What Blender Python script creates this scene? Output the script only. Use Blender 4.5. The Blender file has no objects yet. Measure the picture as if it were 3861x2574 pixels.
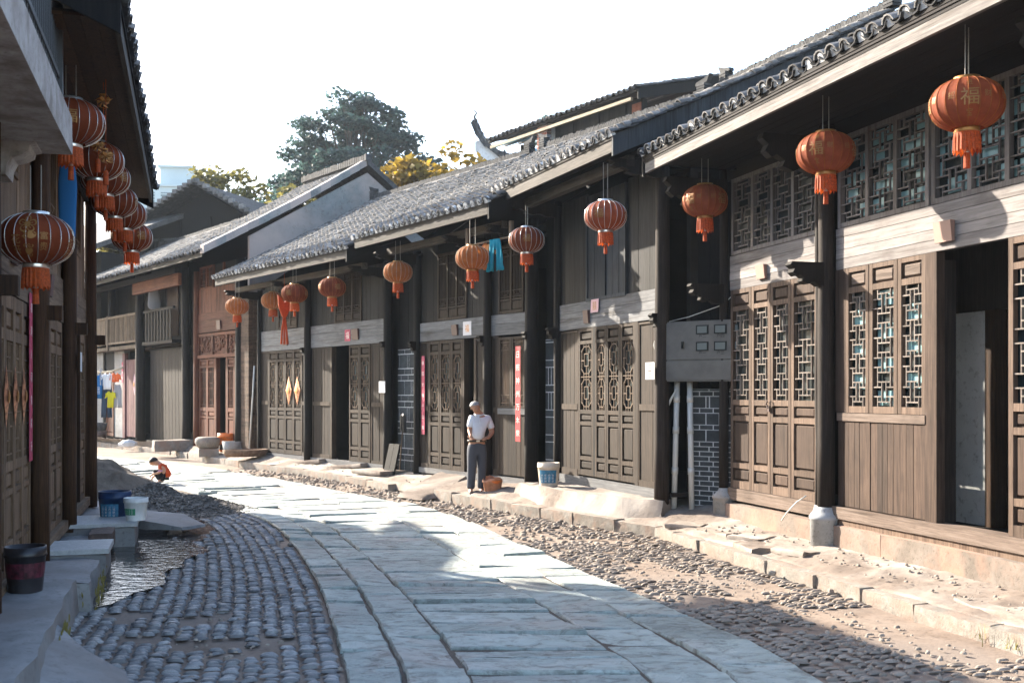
import bpy, bmesh, math, random
import numpy as np
from mathutils import Vector, Matrix, Quaternion, noise as mnoise
random.seed(7); rng = np.random.default_rng(7)
R = math.radians
SC = bpy.context.scene
COL = SC.collection

# ---------------------------------------------------------------- camera
cd = bpy.data.cameras.new('camera'); cam = bpy.data.objects.new('camera', cd); COL.objects.link(cam)
cam.location = (0, 0, 1.85); cam.rotation_euler = (R(90), 0, 0)
cd.sensor_width = 36; cd.lens = 38.0; cd.shift_y = 0.0500; cd.clip_end = 3000; cd.clip_start = 0.05
cd.dof.use_dof = True; cd.dof.focus_distance = 14.0; cd.dof.aperture_fstop = 3.2
SC.camera = cam
# ---------------------------------------------------------------- sky and sun
TRAVEL = Vector((.76, -.65, -.50)).normalized()
SUN = -TRAVEL
w = bpy.data.worlds.new('World'); SC.world = w; w.use_nodes = True
wn = w.node_tree.nodes; wl = w.node_tree.links
for n in list(wn): wn.remove(n)
sky = wn.new('ShaderNodeTexSky'); sky.sky_type = 'NISHITA'; sky.sun_disc = False
sky.sun_elevation = math.asin(SUN.z); sky.sun_rotation = math.atan2(SUN.x, SUN.y)
sky.air_density = 1.0; sky.dust_density = 1.6; sky.ozone_density = 1.0; sky.altitude = 100
bg = wn.new('ShaderNodeBackground'); bg.inputs['Strength'].default_value = 0.15
wo = wn.new('ShaderNodeOutputWorld')
wl.new(sky.outputs[0], bg.inputs[0]); wl.new(bg.outputs[0], wo.inputs[0])
sd = bpy.data.lights.new('sun', 'SUN'); sd.energy = 5.0; sd.angle = R(.6); sd.color = (1, .90, .76)
sun = bpy.data.objects.new('sun', sd); COL.objects.link(sun); sun.location = (-40, 30, 40)
sun.rotation_euler = TRAVEL.to_track_quat('-Z', 'Y').to_euler()
SC.view_settings.view_transform = 'Standard'; SC.view_settings.look = 'None'
SC.view_settings.exposure = 2.1; SC.view_settings.gamma = 1.0; SC.view_settings.use_curve_mapping = False
SC.render.engine = 'CYCLES'
cy = SC.cycles; cy.use_denoising = True; cy.max_bounces = 6; cy.diffuse_bounces = 3; cy.glossy_bounces = 3
cy.transmission_bounces = 4; cy.transparent_max_bounces = 6; cy.volume_bounces = 0; cy.caustics_reflective = False; cy.caustics_refractive = False
cy.sample_clamp_indirect = 4

# ---------------------------------------------------------------- materials
MATS = {}
def newmat(name):
    m = bpy.data.materials.new(name); m.use_nodes = True
    nt = m.node_tree; b = nt.nodes['Principled BSDF']; MATS[name] = m
    return m, nt, b
def N(nt, t, **kw):
    n = nt.nodes.new(t)
    for k, v in kw.items():
        if k in n.inputs: n.inputs[k].default_value = v
        else: setattr(n, k, v)
    return n
def ramp(nt, fac, stops):
    r = nt.nodes.new('ShaderNodeValToRGB'); e = r.color_ramp.elements
    while len(e) < len(stops): e.new(.5)
    for i, (p, c) in enumerate(stops):
        e[i].position = p; e[i].color = (*c, 1)
    nt.links.new(fac, r.inputs[0]); return r.outputs[0]
def mixc(nt, a, b, fac, mode='MIX'):
    m = nt.nodes.new('ShaderNodeMix'); m.data_type = 'RGBA'; m.blend_type = mode
    for s, v in ((m.inputs[0], fac), (m.inputs[6], a), (m.inputs[7], b)):
        if hasattr(v, 'is_output'): nt.links.new(v, s)
        elif isinstance(v, tuple): s.default_value = (*v, 1)
        else: s.default_value = v
    return m.outputs[2]
def rnd(nt):
    """a random number for each piece: its object plus its own island in a joined mesh"""
    o = N(nt, 'ShaderNodeObjectInfo'); g = N(nt, 'ShaderNodeNewGeometry')
    a = N(nt, 'ShaderNodeMath', operation='ADD'); f = N(nt, 'ShaderNodeMath', operation='FRACT')
    nt.links.new(o.outputs['Random'], a.inputs[0]); nt.links.new(g.outputs['Random Per Island'], a.inputs[1])
    nt.links.new(a.outputs[0], f.inputs[0]); return f.outputs[0]
def coords(nt, scale=(1, 1, 1), kind='Object', offs=None):
    c = N(nt, 'ShaderNodeTexCoord'); mp = N(nt, 'ShaderNodeMapping'); mp.inputs['Scale'].default_value = scale
    nt.links.new(c.outputs[kind], mp.inputs[0])
    if offs:
        v = N(nt, 'ShaderNodeVectorMath', operation='SCALE'); cc = N(nt, 'ShaderNodeCombineXYZ')
        for i in range(3): nt.links.new(offs, cc.inputs[i])
        nt.links.new(cc.outputs[0], v.inputs[0]); v.inputs['Scale'].default_value = 37.0
        nt.links.new(v.outputs[0], mp.inputs['Location'])
    return mp.outputs[0]
def noise(nt, vec, scale, detail=5, rough=.6, dist=0.):
    n = N(nt, 'ShaderNodeTexNoise', Scale=scale, Detail=detail, Roughness=rough, Distortion=dist)
    nt.links.new(vec, n.inputs['Vector']); return n.outputs['Fac']
def bump(nt, b, h, s=.3, d=.01):
    n = N(nt, 'ShaderNodeBump', Strength=s, Distance=d); nt.links.new(h, n.inputs['Height']); nt.links.new(n.outputs[0], b.inputs['Normal'])
def wood(name, dark, mid, light, axis='z', rough=.8, var=.35, stain=(.35, .3, .26), gloss=.25):
    m, nt, b = newmat(name)
    r = rnd(nt)
    sc = {'z': (22, 22, 1.1), 'x': (1.1, 22, 22), 'y': (22, 1.1, 22)}[axis]
    v = coords(nt, sc, offs=r)
    g = noise(nt, v, 2.2, 8, .68, .6)
    c = ramp(nt, g, [(.28, dark), (.5, mid), (.74, light)])
    v2 = coords(nt, (1, 1, 1), offs=r)
    big = noise(nt, v2, 1.7, 5, .6)
    c = mixc(nt, c, stain, ramp(nt, big, [(.52, (0, 0, 0)), (.75, (.55, .55, .55))]), 'MULTIPLY')
    knot = noise(nt, coords(nt, tuple(s * .35 for s in sc), offs=r), 3.0, 2, .5)
    c = mixc(nt, c, (.25, .2, .17), ramp(nt, knot, [(.70, (0, 0, 0)), (.78, (.6, .6, .6))]), 'MULTIPLY')
    st = noise(nt, coords(nt, tuple(x * .28 for x in sc)), 2.0, 5, .6, .3)
    c = mixc(nt, c, (.42, .37, .33), ramp(nt, st, [(.30, (.9, .9, .9)), (.47, (0, 0, 0))]), 'MULTIPLY')
    mr = N(nt, 'ShaderNodeMapRange'); nt.links.new(r, mr.inputs[0]); mr.inputs[3].default_value = 1 - var; mr.inputs[4].default_value = 1 + var * .6
    hs = N(nt, 'ShaderNodeHueSaturation'); nt.links.new(c, hs.inputs['Color']); nt.links.new(mr.outputs[0], hs.inputs['Value'])
    nt.links.new(hs.outputs[0], b.inputs['Base Color'])
    b.inputs['Roughness'].default_value = rough; b.inputs['Specular IOR Level'].default_value = gloss
    bump(nt, b, g, .55, .006); return m
def plain(name, col, rough=.6, metal=0., spec=.4, var=0., nscale=0, amp=.3, bumps=0., emis=None):
    m, nt, b = newmat(name)
    out = None
    if nscale:
        v = coords(nt)
        g = noise(nt, v, nscale, 6, .62)
        lo = tuple(x * (1 - amp) for x in col); hi = tuple(min(1, x * (1 + amp)) for x in col)
        out = ramp(nt, g, [(.32, lo), (.68, hi)])
        if bumps: bump(nt, b, g, bumps, .02)
    if var:
        r = rnd(nt)
        mr = N(nt, 'ShaderNodeMapRange'); nt.links.new(r, mr.inputs[0]); mr.inputs[3].default_value = 1 - var; mr.inputs[4].default_value = 1 + var
        hs = N(nt, 'ShaderNodeHueSaturation'); nt.links.new(mr.outputs[0], hs.inputs['Value'])
        if out: nt.links.new(out, hs.inputs['Color'])
        else: hs.inputs['Color'].default_value = (*col, 1)
        out = hs.outputs[0]
    if out: nt.links.new(out, b.inputs['Base Color'])
    else: b.inputs['Base Color'].default_value = (*col, 1)
    b.inputs['Roughness'].default_value = rough; b.inputs['Metallic'].default_value = metal; b.inputs['Specular IOR Level'].default_value = spec
    return m
def stone(name, cols, scale=1.0, rough=.8, bumps=.6, var=.15, kind='Object', dirt=None, dscale=.8, spec=.3, pit=15):
    """weathered stone or earth: broad tone, grain and pits"""
    m, nt, b = newmat(name)
    r = rnd(nt)
    v = coords(nt, (scale,) * 3, kind, offs=r if kind == 'Object' else None)
    a = noise(nt, v, 2.2, 8, .65, .3); f = noise(nt, v, pit, 4, .7)
    c = ramp(nt, a, [(.28, cols[0]), (.5, cols[1]), (.72, cols[2])])
    c = mixc(nt, c, (.45, .42, .40), ramp(nt, f, [(.30, (.75, .75, .75)), (.46, (0, 0, 0))]), 'MULTIPLY')
    if dirt:
        dn = noise(nt, v, dscale, 6, .6, .4)
        c = mixc(nt, c, dirt, ramp(nt, dn, [(.44, (0, 0, 0)), (.64, (.85, .85, .85))]))
    mr = N(nt, 'ShaderNodeMapRange'); nt.links.new(r, mr.inputs[0]); mr.inputs[3].default_value = 1 - var; mr.inputs[4].default_value = 1 + var
    hs = N(nt, 'ShaderNodeHueSaturation'); nt.links.new(c, hs.inputs['Color']); nt.links.new(mr.outputs[0], hs.inputs['Value'])
    nt.links.new(hs.outputs[0], b.inputs['Base Color'])
    ad = N(nt, 'ShaderNodeMath', operation='MULTIPLY_ADD'); nt.links.new(f, ad.inputs[0]); ad.inputs[1].default_value = .35; nt.links.new(a, ad.inputs[2])
    bump(nt, b, ad.outputs[0], bumps, .02)
    b.inputs['Roughness'].default_value = rough; b.inputs['Specular IOR Level'].default_value = spec
    return m

# wood of the near house (bleached), of the middle houses (dark, smoked), of the left house (oiled brown)
wood('near_wood_v', (0.02879, 0.017, 0.01118), (0.06062, 0.03702, 0.0254), (0.09398, 0.06169, 0.04445))
wood('near_wood_h', (0.07752, 0.05685, 0.04264), (0.168, 0.1227, 0.0969), (0.2455, 0.1938, 0.1583), 'x')
wood('near_trim', (0.05776, 0.0378, 0.02636), (0.1207, 0.08001, 0.05677), (0.1785, 0.126, 0.09315))
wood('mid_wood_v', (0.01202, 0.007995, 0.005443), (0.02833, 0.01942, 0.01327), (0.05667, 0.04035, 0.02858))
wood('mid_lattice_lit', (0.0795, 0.05452, 0.03696), (0.1431, 0.1015, 0.07056), (0.212, 0.1551, 0.1092))
wood('near_lattice_lit', (.12, .098, .083), (.20, .168, .145), (.28, .24, .21))
wood('mid_wood_h', (.085, .085, .088), (.15, .152, .155), (.23, .232, .235), 'x')
wood('near_grey_h', (.155, .138, .130), (.25, .228, .218), (.33, .305, .295), 'x')
wood('near_grey_v', (.11, .098, .092), (.18, .162, .153), (.25, .23, .22))
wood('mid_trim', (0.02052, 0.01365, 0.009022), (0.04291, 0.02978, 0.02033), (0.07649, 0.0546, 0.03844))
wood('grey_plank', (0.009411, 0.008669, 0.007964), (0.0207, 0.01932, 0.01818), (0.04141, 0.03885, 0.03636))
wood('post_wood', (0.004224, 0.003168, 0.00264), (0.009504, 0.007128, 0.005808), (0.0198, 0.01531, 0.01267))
wood('near_post', (0.01029, 0.006982, 0.005145), (0.02278, 0.0158, 0.01213), (0.05145, 0.03675, 0.0294))
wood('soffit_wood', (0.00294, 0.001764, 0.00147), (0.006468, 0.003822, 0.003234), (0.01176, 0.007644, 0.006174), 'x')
wood('fascia_wood', (0.085, 0.0765, 0.0697), (0.221, 0.1997, 0.1827), (0.391, 0.357, 0.3272), 'x')
wood('mid_fascia', (0.02232, 0.0186, 0.01562), (0.05208, 0.04464, 0.0372), (0.09672, 0.0837, 0.07068), 'x')
wood('left_wood_v', (0.0704, 0.04224, 0.02464), (0.1672, 0.1056, 0.06336), (0.2992, 0.2024, 0.1267))
wood('left_wood_h', (0.078, 0.04992, 0.0312), (0.1716, 0.117, 0.07488), (0.2964, 0.2106, 0.1404), 'x')
wood('left_post', (0.01728, 0.00864, 0.004032), (0.0432, 0.02074, 0.009216), (0.08064, 0.04032, 0.01843))
wood('red_wood_v', (.050, .016, .008), (.115, .040, .021), (.19, .078, .045))
wood('red_wood_h', (.055, .017, .009), (.12, .042, .022), (.20, .082, .047), 'x')
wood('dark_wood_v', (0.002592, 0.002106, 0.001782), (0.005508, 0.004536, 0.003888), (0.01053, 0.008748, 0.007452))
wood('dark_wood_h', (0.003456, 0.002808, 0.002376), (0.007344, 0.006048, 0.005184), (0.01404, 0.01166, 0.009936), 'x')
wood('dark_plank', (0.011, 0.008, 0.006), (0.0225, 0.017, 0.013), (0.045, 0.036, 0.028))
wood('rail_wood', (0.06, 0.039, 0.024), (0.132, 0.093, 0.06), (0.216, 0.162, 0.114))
wood('pink_paint', (0.102, 0.045, 0.045), (0.156, 0.075, 0.075), (0.198, 0.108, 0.105), var=.12)
wood('blue_shutter', (0.01838, 0.02205, 0.02625), (0.03413, 0.03938, 0.04462), (0.063, 0.06825, 0.0735))
wood('pale_wood', (.30, .24, .16), (.5, .42, .30), (.66, .58, .44), 'x')
stone('roof_tile', [(0.06655, 0.06389, 0.06212), (0.1375, 0.1314, 0.126), (0.2307, 0.2218, 0.2085)], 3.0, .85, .3, .42)
stone('tile_dark', [(0.02275, 0.0234, 0.0247), (0.0455, 0.0455, 0.0468), (0.0845, 0.0845, 0.0832)], 3.0, .85, .3, .4)
stone('lime', [(0.4, 0.4, 0.4), (0.528, 0.528, 0.52), (0.624, 0.624, 0.616)], 6.0, .8, .2, .12)
def flag_material():
    m, nt, b = newmat('slab_stone'); r = rnd(nt)
    v = coords(nt, (1, 1, 1), offs=r); a = noise(nt, v, 1.6, 7, .62, .4)
    vs = coords(nt, (1, 1.5, 1), offs=r); f = noise(nt, vs, 5.5, 8, .72, .9); vg = coords(nt, (1, 1, 1)); p = noise(nt, vg, 13, 6, .72)
    c = ramp(nt, a, [(.25, (.25, .295, .28)), (.5, (.36, .41, .388)), (.75, (.46, .50, .478))])
    c = mixc(nt, c, (.43, .37, .33), ramp(nt, noise(nt, vg, .9, 6, .65), [(.50, (0, 0, 0)), (.68, (.7, .7, .7))]))
    c = mixc(nt, c, (.42, .39, .37), ramp(nt, f, [(.34, (1, 1, 1)), (.52, (0, 0, 0))]), 'MULTIPLY')
    c = mixc(nt, c, (.5, .48, .46), ramp(nt, p, [(.28, (.8, .8, .8)), (.42, (0, 0, 0))]), 'MULTIPLY')
    mr = N(nt, 'ShaderNodeMapRange'); nt.links.new(r, mr.inputs[0]); mr.inputs[3].default_value = .84; mr.inputs[4].default_value = 1.18
    hs = N(nt, 'ShaderNodeHueSaturation'); nt.links.new(c, hs.inputs['Color']); nt.links.new(mr.outputs[0], hs.inputs['Value']); nt.links.new(hs.outputs[0], b.inputs['Base Color'])
    ad = N(nt, 'ShaderNodeMath', operation='MULTIPLY_ADD'); nt.links.new(p, ad.inputs[0]); ad.inputs[1].default_value = .5; nt.links.new(f, ad.inputs[2])
    bump(nt, b, ad.outputs[0], 1.0, .05); b.inputs['Roughness'].default_value = .60; b.inputs['Specular IOR Level'].default_value = .4
flag_material()
stone('pebble', [(0.09715, 0.09715, 0.105), (0.1845, 0.1826, 0.1845), (0.3108, 0.3011, 0.2913)], 6.0, .5, .2, .42, spec=.5)
stone('pebble_dusty', [(.165, .135, .110), (.25, .208, .172), (.35, .30, .25)], 6.0, .8, .2, .25)
stone('earth', [(0.1473, 0.1083, 0.08226), (0.2166, 0.1646, 0.1282), (0.2858, 0.2252, 0.1776)], 1.0, .95, .9, 0, 'Object', (.20, .165, .14), .5)
stone('sand', [(.085, .066, .050), (.14, .112, .086), (.21, .172, .135)], 1.6, .95, .9, 0)
stone('gravel', [(0.05832, 0.05054, 0.04277), (0.1102, 0.0972, 0.08424), (0.1944, 0.175, 0.1555)], 5.0, .85, .2, .5)
stone('kerb', [(0.1553, 0.1385, 0.1183), (0.2296, 0.2093, 0.1823), (0.3107, 0.2904, 0.26)], 2.5, .85, .8, .12, dirt=(.25, .18, .14), dscale=1.6)
stone('apron', [(0.1309, 0.1009, 0.08178), (0.1855, 0.1473, 0.12), (0.24, 0.1963, 0.1636)], .9, .92, .9, .05, dirt=(.38, .34, .30), dscale=.9)
stone('plinth', [(0.129, 0.1066, 0.08696), (0.1795, 0.1487, 0.1234), (0.2356, 0.202, 0.1739)], 1.6, .9, .5, .05, dirt=(.36, .21, .15), dscale=.7)
stone('concrete', [(0.136, 0.14, 0.144), (0.208, 0.212, 0.216), (0.288, 0.288, 0.288)], 1.1, .72, .4, .08, dirt=(.17, .15, .14), dscale=.8, spec=.4)
stone('balcony_concrete', [(0.252, 0.2268, 0.21), (0.3528, 0.3276, 0.3108), (0.4536, 0.4284, 0.4116)], 1.4, .85, .4, .05, dirt=(.16, .13, .11), dscale=2.0)
stone('granite', [(.30, .31, .31), (.38, .39, .39), (.46, .47, .47)], 9.0, .6, .15, .04)
stone('plaster', [(0.1159, 0.1265, 0.1318), (0.1897, 0.2003, 0.2003), (0.2635, 0.2635, 0.2582)], .7, .92, .4, 0, dirt=(.42, .33, .29), dscale=.45)
stone('white_plaster', [(.55, .55, .54), (.68, .68, .67), (.76, .76, .75)], .8, .9, .2, 0)
stone('grey_brick', [(0.033, 0.0372, 0.0408), (0.051, 0.057, 0.06), (0.075, 0.081, 0.084)], 3.0, .85, .3, .18)
stone('mortar', [(.5, .5, .5), (.62, .62, .62), (.7, .7, .7)], 6.0, .9, .2, 0)
stone('red_brick', [(.17, .06, .038), (.29, .11, .07), (.38, .17, .115)], 3.0, .9, .3, .2)
stone('brown_brick', [(.055, .035, .024), (.105, .068, .046), (.17, .115, .08)], 3.0, .9, .4, .25)
stone('post_base', [(0.225, 0.2325, 0.24), (0.3, 0.3075, 0.315), (0.36, 0.3675, 0.375)], 2.0, .8, .3, .05, dirt=(.34, .28, .23), dscale=1.1)
stone('dark_stone', [(.05, .035, .03), (.10, .07, .06), (.2, .14, .11)], 3.0, .8, .5, .1)
stone('basin_clay', [(.13, .075, .045), (.22, .135, .085), (.32, .22, .15)], 4.0, .8, .3, 0)
plain('joint_dirt', (.085, .066, .052), .95, nscale=9, amp=.3)
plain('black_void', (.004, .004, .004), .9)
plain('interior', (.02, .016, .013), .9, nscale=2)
plain('iron', (.05, .05, .052), .5, .2, .5)
plain('wire', (.30, .28, .25), .5, .6)
plain('cable', (.55, .53, .48), .5)
plain('gold', (.36, .17, .05), .45, .6)
plain('gold_print', (.30, .15, .045), .5, .3)
plain('silver', (.62, .60, .58), .28, .85)
plain('white_pvc', (.52, .51, .48), .45, nscale=5, amp=.12)
plain('paper', (.62, .62, .63), .8)
plain('pink_paper', (.42, .05, .10), .7, nscale=18, amp=.55)
plain('red_paper', (.42, .035, .04), .7, nscale=14, amp=.4)
plain('paper_print', (.80, .72, .66), .7)
plain('foil', (.45, .20, .11), .35, .4, nscale=22, amp=.8)
plain('nameplate', (.085, .045, .04), .6)
plain('nameplate_near', (.30, .18, .14), .6)
plain('steel_box', (.135, .128, .115), .5, .1, nscale=3, amp=.2)
plain('meter_dark', (.02, .022, .022), .3)
plain('meter_face', (.16, .18, .17), .25)
plain('bucket_black', (.02, .018, .02), .35, nscale=6, amp=.6)
plain('bucket_red_smear', (.07, .012, .022), .4, nscale=14, amp=.9)
plain('bucket_white', (.70, .71, .70), .45, nscale=6, amp=.16)
plain('bucket_blue', (.012, .03, .08), .4, nscale=6, amp=.6)
plain('bucket_orange', (.68, .17, .035), .5, nscale=9, amp=.35)
plain('bucket_clay', (.46, .20, .11), .6, nscale=7, amp=.35)
plain('bucket_cream', (.58, .48, .38), .6, nscale=6, amp=.3)
plain('label_blue', (.04, .17, .28), .5, nscale=12, amp=.4)
plain('label_green', (.05, .25, .13), .5)
plain('tarp', (.015, .30, .58), .4, nscale=3, amp=.35)
plain('skin', (.38, .19, .115), .55)
plain('skin_child', (.50, .26, .165), .55)
plain('shirt_white', (.62, .63, .68), .8, nscale=9, amp=.06)
plain('trousers', (.055, .06, .075), .85)
plain('belt', (.02, .015, .012), .5)
plain('shoe', (.05, .028, .022), .6)
plain('hair_grey', (.26, .25, .25), .7, nscale=60, amp=.5)
plain('hair_black', (.016, .012, .012), .6)
plain('child_red', (.56, .075, .018), .8)
plain('child_black', (.012, .011, .014), .8)
plain('lilac', (.55, .28, .60), .8)
plain('cloth_orange', (.72, .30, .10), .85, nscale=4, amp=.15)
plain('cloth_red', (.66, .12, .03), .85)
plain('cloth_teal', (.01, .30, .40), .85, nscale=4, amp=.15)
plain('cloth_white', (.72, .72, .74), .85)
plain('cloth_blue', (.012, .11, .28), .85)
plain('cloth_navy', (.02, .035, .06), .85)
plain('cloth_yellow', (.70, .62, .03), .85)
plain('cloth_pink', (.62, .40, .42), .85)
plain('cloth_grey', (.30, .29, .30), .9)
plain('lantern_silk', (.19, .043, .016), .75, spec=.15, nscale=7, amp=.22)
plain('lantern_faded', (.38, .125, .034), .75, spec=.15, nscale=7, amp=.22)
plain('lantern_near', (.29, .075, .034), .75, spec=.15, nscale=7, amp=.22)
plain('fringe', (.42, .075, .012), .7, nscale=60, amp=.45)
plain('leaf_green', (.040, .074, .066), .6, var=.5)
plain('leaf_yellow', (.26, .175, .025), .55, var=.4)
plain('leaf_mixed', (.145, .130, .032), .55, var=.5)
plain('bark', (.05, .042, .035), .9)
plain('moss', (.14, .12, .02), .95, nscale=12, amp=.5)
plain('grass_blade', (.20, .17, .03), .7, var=.3)
plain('far_paint', (.40, .50, .52), .8, nscale=.2, amp=.1)
plain('far_glass', (.12, .18, .20), .3)
plain('garbage_white', (.75, .75, .76), .5)
def silk(name):
    m = MATS[name]; nt = m.node_tree; b = nt.nodes['Principled BSDF']; out = nt.nodes['Material Output']
    tr = N(nt, 'ShaderNodeBsdfTranslucent'); mx = N(nt, 'ShaderNodeMixShader'); mx.inputs[0].default_value = .5 if name.startswith('leaf') else .34
    src = b.inputs['Base Color'].links
    if src: nt.links.new(src[0].from_socket, tr.inputs[0])
    else: tr.inputs[0].default_value = b.inputs['Base Color'].default_value
    nt.links.new(b.outputs[0], mx.inputs[1]); nt.links.new(tr.outputs[0], mx.inputs[2]); nt.links.new(mx.outputs[0], out.inputs[0])
for k in ('lantern_silk', 'lantern_faded', 'lantern_near', 'leaf_green', 'leaf_yellow', 'leaf_mixed', 'cloth_orange', 'cloth_teal', 'cloth_white', 'cloth_yellow', 'fringe'): silk(k)
def glass(name, tint, rough):
    m, nt, b = newmat(name)
    b.inputs['Base Color'].default_value = (*tint, 1); b.inputs['Roughness'].default_value = rough
    b.inputs['Specular IOR Level'].default_value = .10
glass('window_glass', (.010, .017, .019), .45)
glass('painted_sky_glass', (.20, .36, .38), .35)  # sky reflection in the panes, painted as a cyan base colour
m, nt, b = newmat('water')
b.inputs['Base Color'].default_value = (.012, .011, .010, 1); b.inputs['Roughness'].default_value = .04; b.inputs['Specular IOR Level'].default_value = .6
v = coords(nt); bump(nt, b, noise(nt, v, 7, 4, .6), .75, .02)

# ---------------------------------------------------------------- mesh helpers
class MB:
    """collects shapes and links them as ONE mesh object"""
    def __init__(s): s.v = []; s.f = []
    def add(s, vs, fs):
        o = len(s.v); s.v += [tuple(p) for p in vs]; s.f += [tuple(i + o for i in f) for f in fs]; return s
    def box(s, x0, x1, y0, y1, z0, z1, top=None):
        """axis box; top = (dx, dy) shrinks the upper face"""
        a, b = top or (0, 0)
        return s.add([(x0, y0, z0), (x1, y0, z0), (x1, y1, z0), (x0, y1, z0), (x0 + a, y0 + b, z1), (x1 - a, y0 + b, z1), (x1 - a, y1 - b, z1), (x0 + a, y1 - b, z1)],
                     [(3, 2, 1, 0), (4, 5, 6, 7), (0, 1, 5, 4), (1, 2, 6, 5), (2, 3, 7, 6), (3, 0, 4, 7)])
    def panel(s, x0, x1, y0, y1, z0, z1, c):
        """a raised field: box whose front (low y) face is chamfered by c"""
        return s.add([(x0, y1, z0), (x1, y1, z0), (x1, y1, z1), (x0, y1, z1), (x0 + c, y0, z0 + c), (x1 - c, y0, z0 + c), (x1 - c, y0, z1 - c), (x0 + c, y0, z1 - c)],
                     [(4, 5, 6, 7), (0, 1, 5, 4), (1, 2, 6, 5), (2, 3, 7, 6), (3, 0, 4, 7), (3, 2, 1, 0)])
    def bar(s, p, q, wx, d):
        """bar in the facade plane (x, z) from p to q, width wx, depth d = (y0, y1)"""
        p = Vector((p[0], p[1])); q = Vector((q[0], q[1])); t = (q - p).normalized(); n = Vector((-t.y, t.x)) * wx / 2
        c = [p + n, p - n, q - n, q + n]
        return s.add([(a.x, d[0], a.y) for a in c] + [(a.x, d[1], a.y) for a in c],
                     [(0, 1, 2, 3), (7, 6, 5, 4), (0, 4, 5, 1), (1, 5, 6, 2), (2, 6, 7, 3), (3, 7, 4, 0)])
    def beam(s, p, q, w, h):
        """square timber from p to q in space"""
        p, q = Vector(p), Vector(q); t = (q - p).normalized()
        u = t.cross(Vector((0, 0, 1)));
        if u.length < 1e-4: u = Vector((1, 0, 0))
        u.normalize(); n = u.cross(t).normalized(); u *= w / 2; n *= h / 2
        c = [p - u - n, p + u - n, p + u + n, p - u + n, q - u - n, q + u - n, q + u + n, q - u + n]
        return s.add(c, [(3, 2, 1, 0), (4, 5, 6, 7), (0, 1, 5, 4), (1, 2, 6, 5), (2, 3, 7, 6), (3, 0, 4, 7)])
    def tube(s, pts, r, n=8, cap=True):
        pts = [Vector(p) for p in pts]; rs = r if isinstance(r, (list, tuple)) else [r] * len(pts)
        rings = []; up = Vector((0, 0, 1)); prev = None
        for i, p in enumerate(pts):
            t = (pts[min(i + 1, len(pts) - 1)] - pts[max(i - 1, 0)]).normalized()
            if prev is None:
                a = t.cross(up)
                if a.length < 1e-3: a = t.cross(Vector((1, 0, 0)))
            else: a = prev - t * prev.dot(t)
            a.normalize(); prev = a; b = t.cross(a)
            rings.append([p + (a * math.cos(k * 2 * math.pi / n) + b * math.sin(k * 2 * math.pi / n)) * rs[i] for k in range(n)])
        vs = [v for g in rings for v in g]; fs = []
        for i in range(len(pts) - 1):
            for k in range(n): fs.append((i * n + k, i * n + (k + 1) % n, (i + 1) * n + (k + 1) % n, (i + 1) * n + k))
        if cap: fs += [tuple(range(n))[::-1], tuple((len(pts) - 1) * n + k for k in range(n))]
        return s.add(vs, fs)
    def lathe(s, prof, c=(0, 0, 0), n=20, sx=1., sy=1., scallop=0, nr=1, caps=True):
        vs = []; fs = []
        for r, z in prof:
            for k in range(n):
                a = k * 2 * math.pi / n; rr = r * (1 - scallop * abs(math.sin(a * nr / 2)) ** 2 if scallop else 1)
                vs.append((c[0] + rr * math.cos(a) * sx, c[1] + rr * math.sin(a) * sy, c[2] + z))
        for i in range(len(prof) - 1):
            for k in range(n): fs.append((i * n + k, i * n + (k + 1) % n, (i + 1) * n + (k + 1) % n, (i + 1) * n + k))
        if caps: fs += [tuple(range(n))[::-1], tuple((len(prof) - 1) * n + k for k in range(n))]
        return s.add(vs, fs)
    def prism(s, poly, axis, a, b):
        """polygon extruded along axis from a to b ('x': poly in y,z; 'y': x,z; 'z': x,y)"""
        mk = {'x': lambda p, t: (t, p[0], p[1]), 'y': lambda p, t: (p[0], t, p[1]), 'z': lambda p, t: (p[0], p[1], t)}[axis]
        n = len(poly); vs = [mk(p, a) for p in poly] + [mk(p, b) for p in poly]
        return s.add(vs, [tuple(range(n)), tuple(range(n, 2 * n))[::-1]] + [(i, i + n, (i + 1) % n + n, (i + 1) % n) for i in range(n)])
    def mesh(s, name, mat, smooth=False, fix=True):
        me = bpy.data.meshes.new(name); me.from_pydata(s.v, [], s.f)
        if fix:
            bm = bmesh.new(); bm.from_mesh(me); bmesh.ops.recalc_face_normals(bm, faces=bm.faces); bm.to_mesh(me); bm.free()
        if smooth: me.shade_smooth()
        me.materials.append(MATS[mat]); return me
    def build(s, name, mat, parent=None, smooth=False, label=None, fix=True, stuff=False):
        return link(s.mesh(name, mat, smooth, fix), name, parent, label, stuff)
def link(me, name, parent=None, label=None, stuff=False, mw=None):
    o = bpy.data.objects.new(name, me); COL.objects.link(o)
    if parent: o.parent = parent
    if mw is not None: o.matrix_local = mw
    if label: o['label'] = label
    if stuff: o['kind'] = 'stuff'
    return o
def tag(o, label, cat, group=None):
    o['label'] = label; o['category'] = cat
    if group: o['group'] = group
    return o
def thing(name, label, cat, loc=(0, 0, 0), rz=0., group=None):
    o = bpy.data.objects.new(name, None); COL.objects.link(o); o.empty_display_size = .2
    o.location = loc; o.rotation_euler = (0, 0, rz); return tag(o, label, cat, group)
def structure(o): o['kind'] = 'structure'; return o
def sub(parent, name, mat, fn, **kw):
    m = MB(); fn(m); return m.build(name, mat, parent, **kw)
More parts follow.
